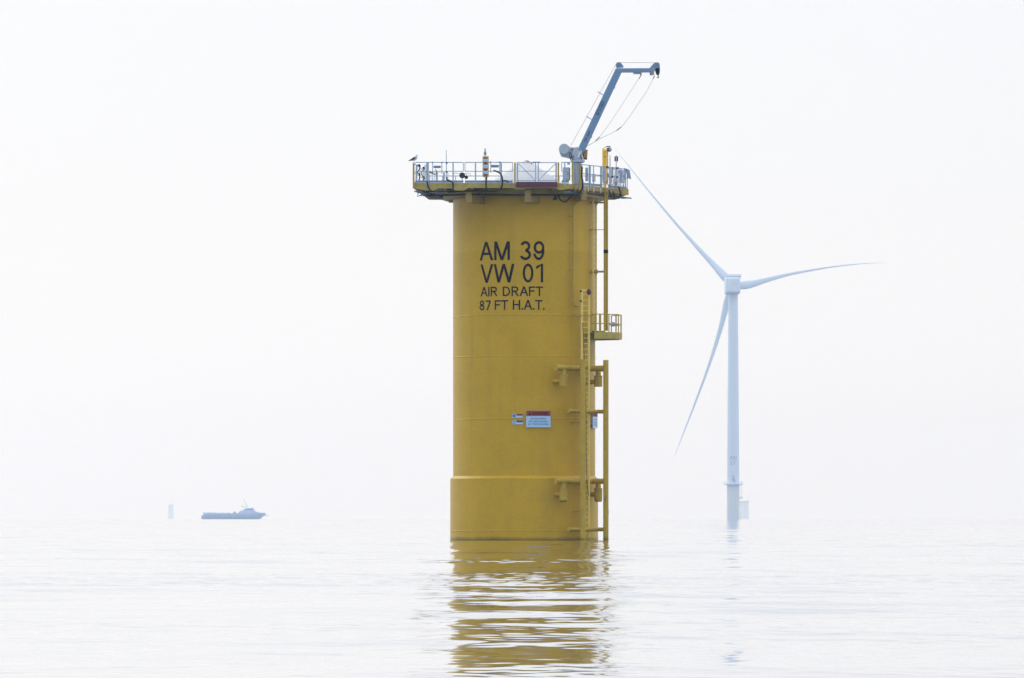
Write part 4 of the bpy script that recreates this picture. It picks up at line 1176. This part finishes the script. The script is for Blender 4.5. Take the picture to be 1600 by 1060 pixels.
# ------------------------------------------------------------------ seagull on the left corner post
gl = thing("seagull", W(647.3, 255, -5.55), "black backed seagull standing on the platform's left corner post", "seagull")
def B(px, py, dy=0.0): return W(px, py, -5.55) + Vector((0, dy, 0))
def ring(c, d, rw, rh, n=14):
    a = Vector((0, 1, 0)); u = d.cross(a).normalized()
    return [c + a * (rw * math.cos(2 * math.pi * k / n)) + u * (rh * math.sin(2 * math.pi * k / n)) for k in range(n)]
path = [(638.6, 251.6, .015, .008), (641.4, 250.8, .035, .022), (644.2, 249.6, .072, .062), (646.6, 248.6, .092, .085), (648.8, 247.4, .088, .086), (650.3, 245.9, .062, .062), (650.8, 244.5, .046, .046), (651.1, 243.2, .050, .050), (651.8, 242.7, .040, .038), (652.4, 242.8, .018, .016)]
rg = []
for i, (a, b, rw, rh) in enumerate(path):
    p0, p1 = path[max(i - 1, 0)], path[min(i + 1, len(path) - 1)]
    rg.append(ring(B(a, b), (B(p1[0], p1[1]) - B(p0[0], p0[1])).normalized(), rw * 1.2, rh * 1.25))
MB().loft(rg).build("body", 'gull_white', gl)
for s_ in (-1, 1):
    wp = [(637.8, 251.6, .008), (641, 250.4, .030), (644, 248.9, .060), (647, 247.7, .070), (649.6, 246.8, .03)]
    rr = []
    for i, (a, b, h_) in enumerate(wp):
        c = B(a, b, s_ * (0.025 + 0.09 * min(1, i / 2)))
        rr.append([c + Vector((0, 0.018 * math.cos(2 * math.pi * k / 10), 0)) + Vector((0.3, 0, 0.95)) * (1.15 * h_ * math.sin(2 * math.pi * k / 10)) for k in range(10)])
    MB().loft(rr).build("wing", 'gull_dark', gl)
    MB().tube([B(647.6, 249.6, s_ * 0.035), B(647.3, 252.6, s_ * 0.035), B(647.5, 255.8, s_ * 0.035)], 0.008, 6).build("leg", 'beak', gl)
    MB().bar(B(647.3, 255.8, s_ * 0.035), B(648.8, 255.9, s_ * 0.035), 0.035, 0.008).build("foot", 'beak', gl)
    MB().ball(B(651.3, 242.6, s_ * 0.034), 0.007, 8, 6).build("eye", 'black', gl)
MB().tube([B(651.9, 242.9), B(653.0, 243.2), B(653.6, 243.8)], [0.012, 0.009, 0.003], 8).build("beak", 'beak', gl)

# ------------------------------------------------------------------ wind turbine far behind
YT = 2700.0
kT = (YT - CAM_Y) / F
turb = thing("wind_turbine", W(1145.5, 810.8, YT), "pale three bladed wind turbine fading in haze to the right", "wind turbine")
def TT(px, py, dy=0.0): return W(px, py, YT) + Vector((0, dy, 0))
cx = TT(1145.6, 0).x
def zT(py): return CAM_H + (807 - py) * kT
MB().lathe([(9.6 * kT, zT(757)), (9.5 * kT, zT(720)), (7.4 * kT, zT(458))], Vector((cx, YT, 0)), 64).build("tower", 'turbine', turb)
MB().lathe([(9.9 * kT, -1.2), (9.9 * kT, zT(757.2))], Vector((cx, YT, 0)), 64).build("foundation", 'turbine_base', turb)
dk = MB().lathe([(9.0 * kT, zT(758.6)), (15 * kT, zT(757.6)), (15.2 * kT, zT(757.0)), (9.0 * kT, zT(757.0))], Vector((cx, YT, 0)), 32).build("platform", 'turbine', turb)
mb = MB()
for k in range(24):
    a = 2 * math.pi * k / 24
    if 0.15 < (k / 24) % 1 < 0.9 or True:
        p = Vector((cx + 15 * kT * math.cos(a), YT + 15 * kT * math.sin(a), zT(757)))
        mb.bar(p, p + Vector((0, 0, 1.3)), 0.12)
        a2 = 2 * math.pi * (k + 1) / 24
        p2 = Vector((cx + 15 * kT * math.cos(a2), YT + 15 * kT * math.sin(a2), zT(757)))
        for h_ in (1.25, 0.65):
            mb.bar(p + Vector((0, 0, h_)), p2 + Vector((0, 0, h_)), 0.12)
mb.build("guard_rail", 'turbine', dk)
for px in (1155.6,):
    MB().bar(TT(1157.8, 811), TT(1157.8, 784), 0.5).build("fender_post", 'turbine_base', turb)
    for py in (786, 790.5, 802.5, 809.5):
        MB().bar(TT(1153, py), TT(1158, py), 0.6, 0.5).build("cross_tube", 'turbine_base', turb)
MB().box(TT(1157.6, 778), (2.0, 2.0, 0.9)).build("rest_platform", 'turbine', turb)
MB().bar(TT(1158.4, 777), TT(1158.4, 751), 0.22).build("riser_pipe", 'turbine', turb)
MB().bar(TT(1156, 740.5), TT(1157.4, 740.5), 0.5).build("navigation_light", 'turbine', turb)
crn = MB().bar(TT(1147.5, 754, -4.2), TT(1144.4, 742.5, -4.2), 0.5).build("small_crane", 'turbine_ink', turb)
MB().bar(TT(1142.5, 749, -4.4), TT(1149, 752.6, -4.4), 0.45).build("crane_jib", 'turbine_ink', crn)
# painted number
for body, x0, x1, y0, y1 in (("AN", 1139.2, 1150.4, 712.6, 718.9), ("37", 1139.8, 1148.8, 720.6, 726.9)):
    RT = 9.55 * kT
    w = (x1 - x0) * kT
    xc = (TT((x0 + x1) / 2, 0).x - cx) / RT
    a0 = math.asin(xc)
    zc_ = zT((y0 + y1) / 2)
    mbt = text_mesh(body, w * 1.02, (y1 - y0) * kT, lambda u, v: Vector((cx + (RT + 0.03) * math.sin(a0 + u / RT), YT - (RT + 0.03) * math.cos(a0 + u / RT), zc_ + v)), 0.13, step=0.4)
    build_flat(mbt, "lettering", 'turbine_ink', turb)
# nacelle: rounded box seen from behind
def rrect(px0, px1, py0, py1, dy, rpx, n=6):
    pts = []
    for cx_, cy_, a0 in ((px1 - rpx, py0 + rpx, 0), (px0 + rpx, py0 + rpx, 90), (px0 + rpx, py1 - rpx, 180), (px1 - rpx, py1 - rpx, 270)):
        for k in range(n + 1):
            a = rad(a0 + 90 * k / n)
            pts.append(TT(cx_ + rpx * math.cos(a), cy_ - rpx * math.sin(a), dy))
    return pts
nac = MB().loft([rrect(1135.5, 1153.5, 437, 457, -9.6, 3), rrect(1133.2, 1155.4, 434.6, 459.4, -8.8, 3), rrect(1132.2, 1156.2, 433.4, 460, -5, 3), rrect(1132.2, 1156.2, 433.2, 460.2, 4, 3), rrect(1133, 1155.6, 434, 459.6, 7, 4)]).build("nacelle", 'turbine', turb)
mb = MB()
pa = [TT(1134 + k * (21.4 / 12), 443.6 - 0 + 3.2 * math.sin(math.pi * (k / 12)) - 6 * (abs(k - 6) / 6) ** 2, -9.0 - 0.6 * (1 - (abs(k - 6) / 6) ** 2)) for k in range(13)]
mb.tube(pa, 0.10, 6)
mb.build("seam", 'turbine_ink', nac)
mb = MB()
for a, b in (((1134, 433.4), (1134, 430.2)), ((1157, 433.4), (1157, 430.2)), ((1145, 432), (1145, 430.2))):
    mb.bar(TT(*a, -7), TT(*b, -7), 0.3)
mb.bar(TT(1134, 430.4, -7), TT(1157.4, 430.4, -7), 0.35); mb.bar(TT(1134, 432.2, -7), TT(1157.4, 432.2, -7), 0.9, 0.35); mb.bar(TT(1134, 430.4, 3), TT(1157.4, 430.4, 3), 0.35)
mb.box(TT(1145.6, 433.2, -2), (23.4 * kT, 10, 0.35))
mb.build("helipad", 'turbine', nac)
# hub and rotor on the far side
HUB = TT(1146.2, 444.8, 9.5)
MB().lathe([(1.2, 4.0), (2.6, 3.0), (3.6, 1.2), (3.9, -1.0), (3.6, -2.6)], HUB, 28, 'Y').build("hub", 'turbine', turb)
def blade(pts):
    """pts: (px, py, chord px, out-of-plane m); lofted aerofoil sections"""
    rg = []
    n = 16
    P3 = [TT(a, b, 9.5 + d) for a, b, c, d in pts]
    for i, (a, b, ch, d) in enumerate(pts):
        t_ = (P3[min(i + 1, len(P3) - 1)] - P3[max(i - 1, 0)]).normalized()
        side = t_.cross(Vector((0, 1, 0))).normalized()
        c = ch * kT
        f = i / (len(pts) - 1)
        th = c * (0.42 - 0.26 * f)
        rg.append([P3[i] + side * (c / 2 * math.cos(2 * math.pi * k / n)) + Vector((0, 1, 0)) * (th / 2 * math.sin(2 * math.pi * k / n)) for k in range(n)])
    return MB().loft(rg).build("blade", 'turbine', turb)
def dense(pts, n=6):
    v = [Vector((a, b, c)) for a, b, c, d in pts]
    ds = [d for a, b, c, d in pts]
    out = []
    for i in range(len(v) - 1):
        p0, p1, p2, p3 = v[max(i - 1, 0)], v[i], v[i + 1], v[min(i + 2, len(v) - 1)]
        for k in range(n):
            t = k / n
            s_ = 0.5 * ((2 * p1) + (p2 - p0) * t + (2 * p0 - 5 * p1 + 4 * p2 - p3) * t * t + (3 * p1 - p0 - 3 * p2 + p3) * t ** 3)
            out.append((s_.x, s_.y, max(0.2, s_.z), ds[i] + (ds[i + 1] - ds[i]) * t))
    out.append((*v[-1], ds[-1]))
    return out
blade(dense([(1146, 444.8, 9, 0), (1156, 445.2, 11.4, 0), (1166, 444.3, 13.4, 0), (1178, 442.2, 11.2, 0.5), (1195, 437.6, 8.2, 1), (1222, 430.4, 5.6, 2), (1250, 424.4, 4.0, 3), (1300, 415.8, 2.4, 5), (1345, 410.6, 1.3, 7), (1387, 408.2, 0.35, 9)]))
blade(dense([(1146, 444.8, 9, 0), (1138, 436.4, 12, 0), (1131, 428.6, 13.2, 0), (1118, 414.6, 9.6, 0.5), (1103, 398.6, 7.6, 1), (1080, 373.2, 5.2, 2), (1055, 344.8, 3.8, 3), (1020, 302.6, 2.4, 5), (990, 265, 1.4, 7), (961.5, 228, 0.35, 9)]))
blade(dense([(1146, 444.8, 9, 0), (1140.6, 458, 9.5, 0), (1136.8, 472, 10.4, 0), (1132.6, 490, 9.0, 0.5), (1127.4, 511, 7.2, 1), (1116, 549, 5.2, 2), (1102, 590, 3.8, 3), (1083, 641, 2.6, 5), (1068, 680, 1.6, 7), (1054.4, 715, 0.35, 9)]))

# ------------------------------------------------------------------ workboat far left
YB = 3700.0
kB = (YB - CAM_Y) / F
boat = thing("workboat", W(366, 809, YB), "hazy dark workboat with forward wheelhouse on the horizon at left", "boat")
def BT(px, py, dy=0.0):
    k = kB
    return Vector(((px - 800) * k, YB + dy, (808.6 - py) * k - 0.5))
st = []
for px, ztop, hb, zl in ((315.0, 804.2, 3.6, 808.4), (316.6, 803.0, 4.2, 809), (319.5, 800.6, 4.4, 809.4), (330, 800.3, 4.5, 809.6), (371, 800.2, 4.6, 809.6), (392, 799.6, 4.2, 809.4), (404, 798.8, 3.0, 809.2), (411, 799.2, 1.5, 809), (415.4, 799.6, 0.15, 801.6)):
    st.append([BT(px, ztop, -hb), BT(px, ztop, hb), BT(px, (ztop + zl) / 2, hb * 0.95), BT(px, zl, hb * 0.55), BT(px, zl, -hb * 0.55), BT(px, (ztop + zl) / 2, -hb * 0.95)])
for i, px in ((6, 404), (7, 411)):
    st[i][3].x -= 1.2 * (i - 5); st[i][4].x -= 1.2 * (i - 5)
MB().loft(st).build("hull", 'hull', boat)
def slabB(poly, hw, name, mat, par=boat):
    return MB().prism([BT(a, b, -hw) for a, b in poly], (0, 2 * hw, 0)).build(name, mat, par, bevel=0.1)
ch = slabB([(370, 801), (374, 797.6), (377, 795.6), (397, 796), (403, 798), (410, 799.6), (410, 801)], 3.4, "deckhouse", 'house')
wh = slabB([(379, 796.4), (381.5, 793.8), (387, 792.6), (395, 791.4), (396.4, 791.8), (398, 797), (379, 797)], 2.8, "wheelhouse", 'house')
for i in range(5):
    c = BT(384 + i * 2.5, 793.9, -2.85)
    MB().box(c, (0.9, 0.06, 0.7)).build("window", 'glass', wh)
slabB([(394.5, 794), (397.4, 794.4), (399.2, 797.6), (394.5, 797.6)], 2.0, "front_screen", 'house_red')
slabB([(404, 798.6), (413.4, 799.6), (413.4, 801), (404, 800.5)], 1.2, "foredeck_rail", 'house_red')
mst = MB().bar(BT(386.6, 792.6), BT(381.0, 777.6), 0.35).build("mast", 'house', boat)
MB().bar(BT(384.6, 787.4), BT(388.6, 786.2), 0.2).build("yard", 'house', mst)
MB().bar(BT(387.4, 792), BT(387.4, 786), 0.25).build("radar_post", 'house', mst)
MB().ball(BT(378.8, 788.5), 0.5).build("radar_dome", 'house_red', mst)
MB().ball(BT(383.0, 791.4), 0.55).build("radar_dome", 'house', mst)
MB().bar(BT(378.8, 788.5), BT(381.6, 794), 0.12).build("dome_post", 'house', mst)
gx = slabB([(364, 800.6), (365, 797.6), (368.4, 797.4), (369, 800.6)], 1.2, "deck_winch", 'house_red')
for px, h_ in ((319.6, 1.1), (324.5, 0.9), (328, 1.2), (332.6, 0.8), (336.4, 1.0), (342, 0.7), (347.4, 1.0), (353, 0.6), (358, 0.9)):
    MB().box(BT(px, 800.1, -2.5) + Vector((0, 0, h_ * 0.2)), (1.8, 1.2, h_)).build("deck_cargo", 'house', boat)
MB().bar(BT(360, 796), BT(365, 799), 0.12).build("derrick", 'house', boat)
MB().bar(BT(412, 803.4), BT(419.6, 803.4), 0.35).build("bow_fender", 'house', boat)
MB().bar(BT(415, 802.6), BT(418.6, 803.2), 0.2).build("bow_rail", 'house', boat)

# ------------------------------------------------------------------ two more bare foundations almost lost in the haze
def far_foundation(px, y_top, wpx, Y, label, crane_dir):
    k = (Y - CAM_Y) / F
    base = W(px, 807, Y); base.z = 0
    t = thing("distant_foundation", base, label, "turbine foundation", "bare yellow foundations almost lost in the haze")
    zt = CAM_H + (807 - y_top) * k
    r = wpx / 2 * k
    MB().lathe([(r * 1.04, -6), (r * 1.04, zt * 0.18), (r, zt * 0.19), (r, zt)], base, 40).build("shaft", 'hazed_far', t)
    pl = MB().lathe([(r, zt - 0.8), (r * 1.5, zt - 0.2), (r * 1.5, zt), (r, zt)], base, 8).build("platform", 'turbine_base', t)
    mb = MB()
    for j in range(8):
        a, b = 2 * math.pi * j / 8, 2 * math.pi * (j + 1) / 8
        p = base + Vector((r * 1.48 * math.cos(a), r * 1.48 * math.sin(a), zt))
        q_ = base + Vector((r * 1.48 * math.cos(b), r * 1.48 * math.sin(b), zt))
        mb.bar(p, p + Vector((0, 0, 1.2)), 0.12); mb.bar(p + Vector((0, 0, 1.15)), q_ + Vector((0, 0, 1.15)), 0.1); mb.bar(p + Vector((0, 0, 0.6)), q_ + Vector((0, 0, 0.6)), 0.08)
    mb.build("guard_rail", 'turbine', pl)
    cb = base + Vector((r * 0.7, -r * 0.5, zt))
    cr = MB().bar(cb, cb + Vector((0, 0, 1.8)), 0.6).build("crane_column", 'crane_light', t)
    MB().bar(cb + Vector((0, 0, 1.7)), cb + Vector((crane_dir * 2.6, 0, 6.6)), 0.4).build("crane_boom", 'crane', cr)
    MB().bar(cb + Vector((crane_dir * 2.6, 0, 6.6)), cb + Vector((crane_dir * 4.8, 0, 6.6)), 0.35).build("crane_jib", 'crane', cr)
    for s_ in (0.6, 1.0):
        MB().bar(base + Vector((r * 1.1, -r * s_, -0.8)), base + Vector((r * 1.1, -r * s_, 10)), 0.35).build("fender_post", 'turbine_base', t)
far_foundation(1164.4, 783.4, 11, 8000, "faint pale foundation just right of the wind turbine's foot", 1)
far_foundation(266.8, 789.0, 8.4, 11200, "barely visible foundation left of the hazy workboat", -1)
